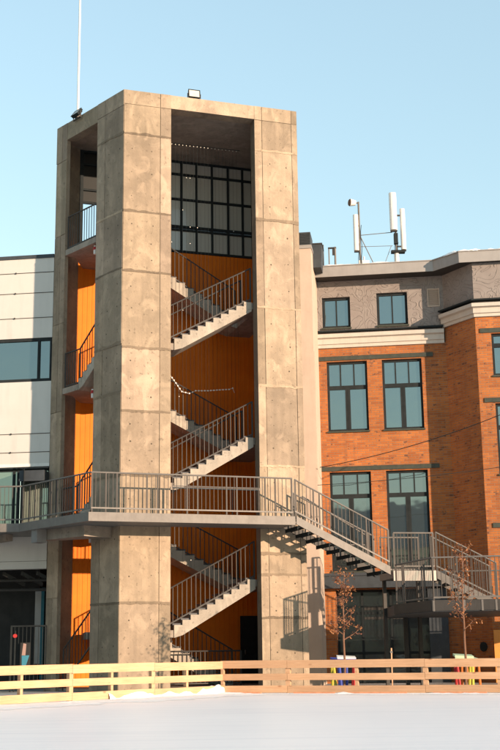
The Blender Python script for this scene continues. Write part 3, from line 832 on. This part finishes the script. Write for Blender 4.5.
def snow_strip(path, w, h, seed, z0, lumps=.5, step=.12):
    """irregular snow ridge swept along a polyline"""
    pts = [Vector(p) for p in path]; ring = 9; out = []
    for a_, b_ in zip(pts, pts[1:]):
        k = max(2, int((b_-a_).length/step))
        for i in range(k): out.append(a_.lerp(b_, i/k))
    out.append(pts[-1]); d0 = (pts[-1]-pts[0]).normalized(); nn = Vector((d0.y, -d0.x, 0))
    vs = []; fs = []
    for i, p in enumerate(out):
        q = noise.noise(Vector((p.x*1.3+seed, p.y*1.3, seed)))*.6+noise.noise(Vector((p.x*4+seed, p.y*4, 3)))*.4
        amp = max(.12, .55+q*lumps*1.6)
        for j in range(ring):
            t = math.pi*j/(ring-1); jit = 1+.25*noise.noise(Vector((p.x*6, p.y*6, j+seed)))
            vs.append(tuple(p+nn*math.cos(t)*w/2*jit*(.7+.3*amp)+Vector((0, 0, z0+math.sin(t)*h*amp*jit))))
    for i in range(len(out)-1):
        for j in range(ring-1):
            a1 = i*ring+j; fs.append((a1, a1+1, a1+ring+1, a1+ring))
    return vs, fs
def strip_obj(name, mat, parent, *args, **k):
    vs, fs = snow_strip(*args, **k); m_ = MB(); m_.v = vs; m_.f = fs; m_.t = [1.]*len(fs); return m_.build(name, mat, parent, smooth=True)
strip_obj('roof_snow', M['snow'], bb_, [(-4.8, -.50, 0), (-.34, -.50, 0), (BX-.46, -BO-.10, 0), (8.4, -BO-.10, 0)],   .34, .13, 4, 13.95, .8)
# charcoal canopy beam and recessed shopfront
mb = MB(); mb.box(-4.95, -.35, -.32, -.002, 2.98, 3.46); mb.box(-4.95, -.35, -.36, -.32, 3.38, 3.47); mb.build('canopy_beam', M['canopy'], bb_)
mb = MB()
for x in (-4.0, -3.2, -2.25, -1.72, -.62): mb.box(x, x+.08, .45, .55, -.05, 2.95)
for z in (.05, .85, 2.15, 2.87): mb.box(-3.92, -.62, .462, .538, z, z+.08)
sf = mb.build('shopfront', M['black'], bb_)
mb = MB(); mb.box(-3.99, -.56, .49, .50, -.04, 2.93); mb.build('pane', M['glass_dark'], sf)
mb = MB(); mb.box(-3.1, -1.75, .475, .485, 2.28, 2.40); mb.box(-3.1, -1.75, .475, .485, 1.98, 2.06); mb.box(-1.6, -1.1, .475, .485, 2.42, 2.55); mb.build('window_sticker', M['galv_dark'], sf)
mb = MB(); mb.box(-.98, -.36, -.10, -.002, -.06, 2.96); mb.build('charcoal_pilaster', M['canopy'], bb_)
mb = MB(); cx, cz = BX-.52, 1.04
# round vent on the bay side wall
d2 = Vector((BX, -BO)).normalized(); o2 = Vector((d2.y, -d2.x)); ctr = Vector((0, 0)).lerp(Vector((BX, -BO)), .72)
P0 = Vector((ctr.x+o2.x*.0, ctr.y+o2.y*.0, 1.04)); mb.tube(P0+Vector((o2.x*.004, o2.y*.004, 0)), P0+Vector((o2.x*.05, o2.y*.05, 0)), .15, .15, 20)
mb.build('round_vent', M['black'], bb_)
mb = MB(); mb.box(BX+.02, BX+.9, -BO-.05, -BO-.003, -.05, 1.55); mb.build('plywood_door', M['ply'], bb_)

# strip wall between tower and brick building with rooftop units
sw = thing('side_wall', 'narrow smooth beige wall between the concrete tower and brick building', 'wall', (2.10, 38.5, 0), RB)
mb = MB(); mb.box(-1.3, 0, 0, 2.2, -.06, 14.15); mb.box(0.0015, .035, .03, 1.5, -.06, 10.6); mb.build('wall_body', M['plaster'], sw)
rng = random.Random(4)
u1 = tag(None or thing('rooftop_unit', 'dark louvred rooftop box directly on the narrow beige wall', 'rooftop box', (2.10, 38.5, 14.15), RB))
mb = MB(); mb.box(-.62, -.01, .0, .9, .12, .58); mb.build('casing', M['canopy'], u1)
mb = MB(); [mb.box(-.60, -.03, -.015, -.002, .17+i*.055, .19+i*.055) for i in range(7)]; mb.build('louvre', M['black'], u1)
mb = MB(); mb.box(-.66, .02, -.03, .95, .0, .119); mb.build('plinth', M['fascia'], u1)
u2 = thing('rooftop_unit', 'tapered charcoal box rising beside the snowy eave left of the antennas', 'rooftop box', (2.34, 39.2, 14.0), RB)
mb = MB(); mb.solid([(-.20, 0, -.3), (.13, 0, -.3), (.13, .7, -.3), (-.20, .7, -.3)], [(-.22, -.03, .52), (.17, -.03, .52), (.17, .75, .52), (-.22, .75, .52)]); mb.build('casing', M['canopy'], u2)
mb = MB(); mb.box(-.24, .19, -.05, .77, .521, .56); mb.build('cap', M['galv_dark'], u2)
u3 = thing('rooftop_vent', 'small pale vent box peeking over the dark rooftop boxes', 'vent', (2.30, 41.0, 14.14), RB)
mb = MB(); mb.box(-.2, .15, 0, .5, 0, .95); mb.build('duct', M['fascia'], u3); mb = MB(); mb.box(-.24, .19, -.04, .54, .951, 1.0); mb.build('cap', M['white'], u3)
# roof pipes and antennas
pp_ = thing('roof_pipe', 'thin single vertical pipe on the snowy roof edge', 'pipe', (2.65, 40.6, 14.14), 0)
mb = MB(); mb.tube((0, 0, 0), (0, 0, .85), .022, .022, 8); mb.build('pipe_shaft', M['galv_dark'], pp_); mb = MB(); mb.tube((0, 0, .0), (0, 0, .04), .06, .06, 8); mb.build('base_flange', M['galv'], pp_)
pf = thing('roof_bracket', 'short two-legged mounting frame between the thin pipe and antennas', 'bracket', (2.95, 40.6, 14.14), RB)
mb = MB(); mb.tube((-.1, 0, 0), (-.1, 0, .72), .022); mb.tube((.12, 0, 0), (.12, 0, .76), .035); mb.build('leg', M['galv'], pf)
mb = MB(); mb.box(-.13, .16, -.03, .03, .70, .75); mb.box(.02, .09, -.05, .0, .45, .68); mb.build('crossbar', M['galv_dark'], pf)
def antenna(loc, label, poleh, panels, dish=None):
    e = thing('antenna_mast', label, 'antenna', loc, 0)
    mb = MB(); mb.tube((0, 0, 0), (0, 0, poleh), .04, .035, 10); mb.build('pole', M['galv'], e)
    for (x, y, z0, z1, w_) in panels:
        mb = MB(); n_ = 12
        pts = [(x+math.cos(2*math.pi*i/n_)*w_/2, y+math.sin(2*math.pi*i/n_)*w_*.38) for i in range(n_)]
        mb.prism(pts, z0, z1); o = mb.build('panel_antenna', M['white'], e)
        mb = MB(); mb.box(x-w_*.45, x+w_*.45, y-.05, y+.05, z0-.06, z0-.002); mb.build('end_cap', M['galv_dark'], o)
        for zz in (z0+.12, z1-.25):
            mb = MB(); mb.bar((x, y, zz), (0, 0, zz), .05, .05); mb.build('clamp', M['galv_dark'], o)
    if dish:
        x, y, z = dish
        mb = MB(); mb.tube((x+.10, y, z), (x-.1, y-.06, z), .10, .14, 16); o = mb.build('dish', M['white'], e)
        mb = MB(); mb.tube((x-.101, y-.061, z), (x-.125, y-.07, z), .135, .12, 16); mb.build('dish_cover', M['bark'], o)
        mb = MB(); mb.bar((x+.1, y, z), (0, 0, z), .04, .04); mb.build('dish_arm', M['galv'], e)
    for k_ in (-1, 1):
        mb = MB(); pr = None
        for i in range(9):
            z = .05+i*poleh*.085; q = Vector((.055*k_+.02*math.sin(i*1.7), -.05, z))
            if pr: mb.tube(pr, q, .011, .011, 5)
            pr = q
        mb.build('cable', M['black'], e)
    return e
a1_ = antenna((4.09, 42, 14.1), 'slim mast with round dish on top and one white panel antenna', 3.02, [(-.13, -.04, 1.12, 2.5, .19)], (-.22, 0, 2.98))
mb = MB(); mb.box(-.06, .32, -.03, .03, .0, .75); mb.tube((.13, 0, .0), (.13, 0, .9), .03) ; mb.build('foot_bracket', M['white'], a1_)
mb = MB(); mb.tube((0, 0, 1.72), (1.2, 0, 1.82), .014); mb.tube((0, 0, 1.28), (1.2, 0, 1.30), .010); mb.tube((.02, 0, 1.70), (.72, .1, .12), .016); mb.tube((1.15, 0, 1.3), (.8, .1, .4), .01); mb.build('brace', M['galv'], a1_)
a2_ = antenna((5.42, 42, 14.1), 'thicker mast carrying two tall white panel antennas', 2.0, [(-.08, -.12, 1.86, 3.30, .27), (.27, .0, 1.15, 2.72, .19)])
mb = MB(); mb.tube((0, 0, 0), (0, 0, 1.1), .10, .09, 10); mb.build('mast_base', M['white'], a2_)
mb = MB(); mb.box(-.2, .3, -.12, .05, 1.0, 1.1); mb.box(-.08, .06, -.13, .03, 1.35, 1.75); mb.build('mount', M['black'], a2_)

# ================================================================== CREAM PANEL BUILDING at left
pb_ = thing('panel_building', 'cream metal panel building with ribbon window behind the walkway at left', 'building', (-6.21, 36.52, .037), RB)
pb_.scale = (.961, .961, .961)
Wd = -9.0
mb = MB()
rows = [(6.92, 7.28), (7.30, 7.88), (7.90, 9.60), (11.06, 11.73), (11.75, 12.58), (12.60, 13.28), (13.30, 13.78)]
for a_, b_ in rows:
    x = .0
    mb.box(Wd, .04, 0, .12, a_, b_)
mb.box(Wd, .04, .125, 3, 6.9, 9.6); mb.box(Wd, .04, .125, 3, 11.05, 13.8)
mb.build('panel_wall', M['panel'], pb_)
mb = MB()
for z in (7.29, 7.89, 11.74, 12.59, 13.29):
    mb.box(Wd, .04, -.014, -.002, z-.009, z+.009)
    x = .1
    while x > Wd: mb.box(x-.022, x+.022, -.032, -.015, z-.026, z+.026); x -= 1.35
mb.build('joint_rail', M['galv_dark'], pb_)
mb = MB(); mb.box(Wd, .04, -.03, .3, 13.781, 13.90); mb.build('roof_cap', M['canopy'], pb_)
mb = MB(); mb.box(Wd, .04, -.02, .2, 6.82, 6.919); mb.build('sill_trim', M['white'], pb_)
mb = MB(); mb.box(Wd, .04, .02, .14, 9.601, 9.70); mb.box(Wd, .04, .02, .14, 10.96, 11.059)
for x in (-.41, -3.1, -5.8, .0): mb.box(x-.04, x+.04, .024, .136, 9.70, 10.96)
o = mb.build('ribbon_window', M['black'], pb_); mb = MB(); mb.box(Wd, .04, .07, .09, 9.66, 11.0); mb.build('pane', M['glass'], o)
# first floor glazing with an open door
mb = MB()
for x in (-.02, -1.05, -1.2, -2.2, -3.4): mb.box(x-.04, x+.04, .24, .34, 4.66, 6.82)
mb.box(Wd, .04, .244, .336, 6.72, 6.8); mb.box(Wd, .04, .244, .336, 4.66, 4.78)
o = mb.build('gallery_window', M['black'], pb_); mb = MB(); mb.box(Wd, -1.06, .28, .30, 4.7, 6.8); mb.box(-.94, .04, .28, .30, 4.7, 6.8); mb.build('pane', M['glass_green'], o)
mb = MB(); frame(mb, 0, .95, 4.70, 6.70, 0, .09, .05)
for v_i, (x, y, z) in enumerate(mb.v):
    mb.v[v_i] = (-.95+x*.42, .20-x*.95+y, z+.0)
dr2 = mb.build('open_door', M['black'], pb_)
mb = MB(); mb.box(.08, .86, .02, .03, 4.78, 6.62)
for v_i, (x, y, z) in enumerate(mb.v): mb.v[v_i] = (-.95+x*.42, .20-x*.95+y, z)
mb.build('pane', M['glass_low'], dr2)
mb = MB(); mb.box(-.75, .05, -.55, .0, 6.30, 6.62); mb.box(-.75, .05, -.58, -.551, 6.28, 6.36); mb.build('door_awning', M['canopy'], pb_)
mb = MB(); mb.box(Wd, .04, -.05, .3, 3.84, 4.66); mb.box(Wd, .04, -.04, .3, 3.60, 3.83); mb.build('floor_beam', M['panel'], pb_)
mb = MB(); mb.box(Wd, .04, 4.5, 4.6, -.06, 4.4); mb.box(Wd, .04, .3, 4.5, 4.2, 4.38); mb.box(Wd, -.9, 2.2, 2.3, -.06, 4.2); mb.build('undercroft', M['dark_in'], pb_)
mb = MB()
for z in (3.35, 3.05): mb.tube((Wd, .7, z), (.03, .9, z-.05), .05)
for x in (-.4, -.9, -1.5): mb.bar((x, .4, 3.5), (x+.3, 1.6, 3.2), .05, .12)
mb.build('ceiling_duct', M['galv_dark'], pb_)
mb = MB(); mb.box(-.62, -.52, 1.6, 1.7, -.05, 3.1); mb.build('teal_column', M['teal'], pb_)
mb = MB(); mb.box(-.84, -.63, 1.66, 1.8, .7, 3.0); mb.build('white_jamb', M['fascia'], pb_)
mb = MB(); frame(mb, -.5, .03, .4, 3.05, 1.72, .05, .05); mb.box(-.45, -.02, 1.722, 1.76, 2.35, 2.40); mb.box(-.45, -.02, 1.722, 1.76, 1.75, 1.80)
o = mb.build('rear_window', M['fascia'], pb_); mb = MB(); mb.box(-.45, -.02, 1.75, 1.76, .45, 3.0); mb.build('pane', M['glass'], o)
gt = thing('yard_gate', 'low dark steel gate under the walkway beside the rear concrete pier', 'gate', (-6.75, 36.0, 0), RB)
railing(gt, [(-.35, 0, -.05), (.72, 0, -.05)], spacing=9, pair=0, bal=.12, mat='black', h=1.85)
ps = thing('hanging_banner', 'small banner with pink and cyan print hanging on the dark gate', 'banner', (-6.66, 35.9, .55), RB)
mb = MB(); mb.box(-.12, .18, -.012, 0, 0, .78); mb.build('banner_cloth', M['dark_in'], ps)
mb = MB(); mb.face([(-.07, -.016, .42), (.04, -.016, .42), (.06, -.016, .74), (-.03, -.016, .76)]); mb.build('pink_print', M['pink'], ps)
mb = MB(); mb.face([(-.06, -.016, .02), (.02, -.016, .0), (.16, -.016, .42), (-.07, -.016, .41)]); mb.build('cyan_print', M['cyan'], ps)
rl = thing('signal_light', 'small red round light on the teal column in the undercroft', 'light', (-6.78, 35.7, 0), 0)
mb = MB(); mb.tube((-.12, 0, 1.52), (-.12, -.06, 1.52), .06, .055, 12); mb.build('lens', M['red'], rl); mb = MB(); mb.tube((-.12, .0, -.05), (-.12, 0, 1.66), .02); mb.build('post', M['black'], rl)

# ================================================================== WOODEN RINK FENCE
fence = thing('rink_fence', 'raw pine board fence along the snowy edge of the rink', 'fence', (FC.x, FC.y, 0), 0)
rng = random.Random(9)
def fence_run(d, posts, L):
    n_ = Vector((d.y, -d.x)); n_ = n_ if n_.y < 0 else -n_
    zs = [(.03, .195), (.315, .465), (.585, .765)]
    for a_, b_ in zs:
        x = 0.0
        cuts = [0]+[p for i, p in enumerate(posts) if i % 2 == 1]
        if cuts[-1] < L: cuts.append(L)
        for i in range(len(cuts)-1):
            s0, s1 = cuts[i]+.003, cuts[i+1]-.003
            dz0, dz1 = rng.uniform(-.008, .008), rng.uniform(-.008, .008)
            t_ = .9+.2*rng.random(); p = d*s0+n_*.05; q = d*s1+n_*.05; w_ = n_*.035
            mb = MB()
            mb.solid([(*p, a_+dz0), (*q, a_+dz1), (*(q+w_), a_+dz1), (*(p+w_), a_+dz0)] if (q-p).cross(w_) > 0 else [(*p, a_+dz0), (*(p+w_), a_+dz0), (*(q+w_), a_+dz1), (*q, a_+dz1)],
                     [(*p, b_+dz0), (*q, b_+dz1), (*(q+w_), b_+dz1), (*(p+w_), b_+dz0)] if (q-p).cross(w_) > 0 else [(*p, b_+dz0), (*(p+w_), b_+dz0), (*(q+w_), b_+dz1), (*q, b_+dz1)],
                     (t_, t_*.98, t_*.95))
            mb.build('board', M['wood'], fence)
    for i, p in enumerate(posts+[L]):
        w_ = .07 if i % 2 == 0 else .11
        a_ = d*(p-w_/2)+n_*(.048); b_ = d*(p+w_/2)+n_*.048; c2 = b_-n_*.09; d3 = a_-n_*.09
        mb = MB(); mb.prism([tuple(a_), tuple(b_), tuple(c2), tuple(d3)], -.05, .755, .95); mb.build('post', M['wood'], fence)
def along(px, e):
    return None
fence_run(dl, [1.30, 2.45, 3.75, 4.95, 6.3, 7.6, 8.9, 10.2], 11.5)
fence_run(dr, [.03, 1.70, 3.38, 5.0, 6.65, 8.3], 9.9)
# kick strip peeking through the snow at the foot of the right run
kick = MB()
nr = Vector((dr.y, -dr.x)); nr = nr if nr.y < 0 else -nr
for s0, s1 in ((.25, 1.1), (1.9, 2.9), (3.1, 4.6), (5.2, 6.4), (6.9, 9)):
    a_ = FC+dr*s0+nr*.22; b_ = FC+dr*s1+nr*.22
    kick.prism([tuple(a_), tuple(b_), tuple(b_+nr*.025), tuple(a_+nr*.025)], .0, .05)
kick.v = [(x-FC.x, y-FC.y, z) for x, y, z in kick.v]
kick.build('kick_strip', M['kick'], fence)
def snow(name, pts, w_, h, seed, z0, lumps, **k):
    o = strip_obj(name, M['snow'], None, pts, w_, h, seed, z0, lumps, **k); tag(o, kind='stuff'); o['label'] = 'white snow ridge piled along the foot of the wooden fence'; o['category'] = 'snow'; return o
nl = Vector((dl.y, -dl.x)); nl = nl if nl.y < 0 else -nl
def P3(b, d, s, n_, o, z=0): q = b+d*s+n_*o; return (q.x, q.y, z)
vs1, fs1 = snow_strip([P3(FC, dl, .05, nl, .02), P3(FC, dl, 3.9, nl, .02)], .26, .19, 5, .02, 1.0)
vs2, fs2 = snow_strip([P3(FC, dl, -.1, nl, .28), P3(FC, dl, 11, nl, .28)], .5, .06, 9, -.012, .8)
vs3, fs3 = snow_strip([P3(FC, dr, -.15, nr, .26), P3(FC, dr, 9.8, nr, .26)], .40, .055, 12, -.012, .9)
vs4, fs4 = snow_strip([P3(FC, dr, .1, nr, -.25), P3(FC, dr, 9.8, nr, -.25)], .6, .16, 15, -.03, .8)
mb = MB()
for vs_, fs_ in ((vs1, fs1), (vs2, fs2), (vs3, fs3), (vs4, fs4)):
    o_ = len(mb.v); mb.v += vs_; mb.f += [tuple(i+o_ for i in f_) for f_ in fs_]; mb.t += [1.]*len(fs_)
o = mb.build('snow_bank', M['snow'], smooth=True); tag(o, 'lumpy white snow piled along the foot of the pine fence', 'snow', kind='stuff')

mb = MB()
for d_, n_, L_, w0, sd_ in ((dl, nl, 11.4, 1.5, 3.0), (dr, nr, 9.9, .55, 8.0)):
    prev = None; s_ = -.2
    while s_ < L_:
        q = noise.noise(Vector((s_*1.1, sd_, 0)))*.5+noise.noise(Vector((s_*5, sd_, 4)))*.18
        wd = max(.15, w0*(.85+q)); a_ = FC+d_*s_+n_*.0; b_ = FC+d_*s_+n_*(.25+wd); m_ = FC+d_*s_+n_*(.25+wd*.5)
        cur_ = ((a_.x, a_.y, .022), (m_.x, m_.y, .016), (b_.x, b_.y, .0035))
        if prev: mb.face([prev[0], cur_[0], cur_[1], prev[1]]); mb.face([prev[1], cur_[1], cur_[2], prev[2]])
        prev = cur_; s_ += .07
o = mb.build('snow_dusting', M['snow'], smooth=True); tag(o, 'thin bright snow swept onto the ice in front of the pine fence', 'snow', kind='stuff')

# ================================================================== SKATING AIDS behind the fence
def aid(x, y, cols, label, rz=0, w_=.46, h=.81):
    e = thing('skating_aid', label, 'skating aid', (x, y, 0), rz, 'skating aids behind the fence')
    mb = MB()
    mb.solid([(-w_/2, -.16, h-.03), (w_/2, -.16, h-.06), (w_/2, .16, h-.02), (-w_/2, .16, h+.01)], [(-w_/2, -.16, h+.02), (w_/2, -.16, h-.01), (w_/2, .16, h+.03), (-w_/2, .16, h+.06)])
    tp = mb.build('top', M[cols[0]], e)
    mb = MB(); mb.box(-w_/2, w_/2, -.175, -.161, h-.075, h-.035); mb.build('edge_stripe', M[cols[1]], tp)
    k = 0
    for sx, cc in ((-1, cols[2]), (1, cols[3])):
        for sy in (-1, 1):
            mb = MB(); mb.tube((sx*w_*.42, sy*.13, h-.05), (sx*w_*.34, sy*.26, .06), .035, .035, 8); mb.build('leg', M[cc], e)
        mb = MB(); mb.box(sx*w_*.34-.02, sx*w_*.34+.02, -.36, .36, -.02, .06); mb.build('runner', M[cc], e)
aid(2.28, 30.6, ('white', 'blue', 'blue', 'red'), 'white topped skating aid with blue edge behind the fence, left of the pair')
aid(2.14, 31.2, ('blue', 'white', 'yellow', 'blue'), 'blue topped skating aid with yellow legs half hidden behind the white one', .1, .4, .76)
aid(5.12, 30.3, ('mint', 'mint', 'red', 'yellow'), 'pale green topped skating aid with red and yellow legs near right sapling')
aid(5.38, 30.9, ('mint', 'white', 'orangep', 'orangep'), 'skating aid with bright orange legs behind the fence at right', .2, .4, .74)
# thin stake and rail in front of the shopfront
sk = thing('marker_stake', 'thin pale wooden stake sticking up behind the fence before the shopfront', 'stake', (3.35, 30.2, 0), 0)
mb = MB(); mb.bar((0, 0, -.05), (.01, 0, 1.02), .03, .02); mb.build('stake_shaft', M['wood'], sk); mb = MB(); mb.box(-.025, .035, -.012, -.0105, .9, .95); mb.build('nail_plate', M['galv'], sk)

# ================================================================== SAPLINGS
def sapling(x, y, label, height, leaf_lo, spread, nleaf, seed, lean):
    nleaf += 5
    rg = random.Random(seed)
    e = thing('sapling', label, 'tree', (x, y, 0), 0, 'copper leaved saplings')
    tr = MB(); br = MB(); lf = MB()
    pts = [Vector((0, 0, -.05))]; k = 9
    for i in range(1, k+1):
        z = height*i/k; pts.append(Vector((lean*z/height+rg.uniform(-.02, .02), rg.uniform(-.02, .02), z)))
    for i in range(k): tr.tube(pts[i], pts[i+1], .028*(1-i/k)+.007, .028*(1-(i+1)/k)+.006, 7)
    def leafcl(p, n_):
        for _ in range(n_):
            c = p+Vector((rg.gauss(0, .055), rg.gauss(0, .055), rg.gauss(-.02, .06)))
            a = rg.uniform(0, 2*math.pi); t_ = rg.uniform(-.9, .9); s_ = rg.uniform(.024, .046)
            d1 = Vector((math.cos(a)*math.cos(t_), math.sin(a)*math.cos(t_), math.sin(t_)-.5)).normalized(); d2_ = d1.cross(Vector((rg.random()-.5, rg.random()-.5, rg.random()))).normalized()
            q = rg.random(); c_l = (.24+.22*q, .095+.11*q, .035+.05*q) if rg.random() > .4 else (.13, .045, .025)
            nn_ = d1.cross(d2_)
            lf.face([c-d1*s_, c+d2_*s_*.55+nn_*s_*.15, c+d1*s_, c-d2_*s_*.55+nn_*s_*.15], c_l)
    nb = 15
    for i in range(nb):
        zf = leaf_lo+(1-leaf_lo)*(i+.3)/nb; z = height*zf; b0 = Vector((lean*zf, 0, z))
        a = i*2.4+rg.uniform(-.4, .4); L = spread*(1.05-.75*(zf-leaf_lo)/(1-leaf_lo))*rg.uniform(.65, 1.1)
        d_ = Vector((math.cos(a), math.sin(a), rg.uniform(.35, 1.0))).normalized()
        p0 = b0; segs = 5
        for j in range(segs):
            d_ = (d_+Vector((rg.uniform(-.2, .2), rg.uniform(-.2, .2), rg.uniform(-.05, .12)))).normalized(); p1 = p0+d_*L/segs
            br.tube(p0, p1, .010*(1-j/segs)+.003, .010*(1-(j+1)/segs)+.003, 5)
            if j > 0 and rg.random() < .95:
                s_ = p1+Vector((rg.uniform(-.12, .12), rg.uniform(-.12, .12), rg.uniform(-.05, .1)))
                br.tube(p1, s_, .004, .002, 4); leafcl(s_, rg.randint(1, nleaf))
            if j > 1: leafcl(p1, rg.randint(0, nleaf))
            p0 = p1
    tk = tr.build('trunk', M['bark'], e, smooth=True); br.build('branches', M['bark'], e); lf.build('leaves', M['leaf'], e)
sapling(2.15, 29.7, 'young sapling with dense copper leaves in front of the dark shopfront', 2.85, .42, .52, 4, 11, .06)
sapling(4.97, 29.3, 'taller thin sapling with sparse copper leaves before the lower platform', 3.45, .40, .52, 3, 23, .08)

# ================================================================== CABLES
def cable(p, q, sag, r, label):
    e = MB(); p = Vector(p); q = Vector(q); n_ = 24; pts = []
    for i in range(n_+1):
        t = i/n_; pts.append(p.lerp(q, t)-Vector((0, 0, 4*sag*t*(1-t))))
    for a_, b_ in zip(pts, pts[1:]): e.tube(a_, b_, r, r, 6)
    o = e.build('overhead_cable', M['black']); tag(o, label, 'cable', 'cables across the brick facade')
def aty(px, py, Y):
    r = Fv+(px-250)/F_PX*R2-(py-375)/F_PX*U2; return Vector((0, 0, EYE))+r*(Y/r.y)
cable((2.20, 38.4, 6.72), (8.9, 35.2, 8.35), .25, .012, 'upper black cable sloping up right across the brick wall')
cable((1.95, 35.45, 5.75), (8.8, 34.9, 6.35), .10, .009, 'thin lower cable crossing the brick wall just above the stair rail')

# ================================================================== houses beyond the rink, mirrored in the windows
def house(x, y, w_, d_, h, ridge, label, rz=0):
    e = thing('gabled_house', label, 'house', (x, y, -.06), rz, 'houses beyond the rink')
    mb = MB(); mb.box(-w_/2, w_/2, -d_/2, d_/2, 0, h)
    mb.face([(-w_/2, d_/2, h), (-w_/2, -d_/2, h), (-w_/2, 0, h+ridge)]); mb.face([(w_/2, -d_/2, h), (w_/2, d_/2, h), (w_/2, 0, h+ridge)])
    mb.build('wall', M['housewall'], e)
    mb = MB(); o = .5
    for s in (-1, 1):
        mb.face([(-w_/2-o, s*(d_/2+o), h-o*ridge/(d_/2)), (w_/2+o, s*(d_/2+o), h-o*ridge/(d_/2)), (w_/2+o, 0, h+ridge+.05), (-w_/2-o, 0, h+ridge+.05)] )
    mb.build('roof', M['houseroof'], e)
    for i in range(int(w_//3)):
        for z in (1.2, 4.4, 7.4):
            if z+1.6 < h:
                x_ = -w_/2+1.5+i*3; mb = MB(); frame(mb, x_-.6, x_+.6, z, z+1.6, d_/2+.01, .1, .05); f_ = mb.build('window', M['white'], e)
                mb = MB(); mb.box(x_-.5, x_+.5, d_/2+.02, d_/2+.03, z+.1, z+1.5); mb.build('pane', M['glass_dark'], f_)
house(-9, -34, 16, 10, 10.5, 4.0, 'ochre gabled house across the rink mirrored in the panes', R(6))
house(-28, -30, 14, 10, 9.5, 3.5, 'second gabled house across the rink further left', R(-8))

SC.render.engine = 'CYCLES'
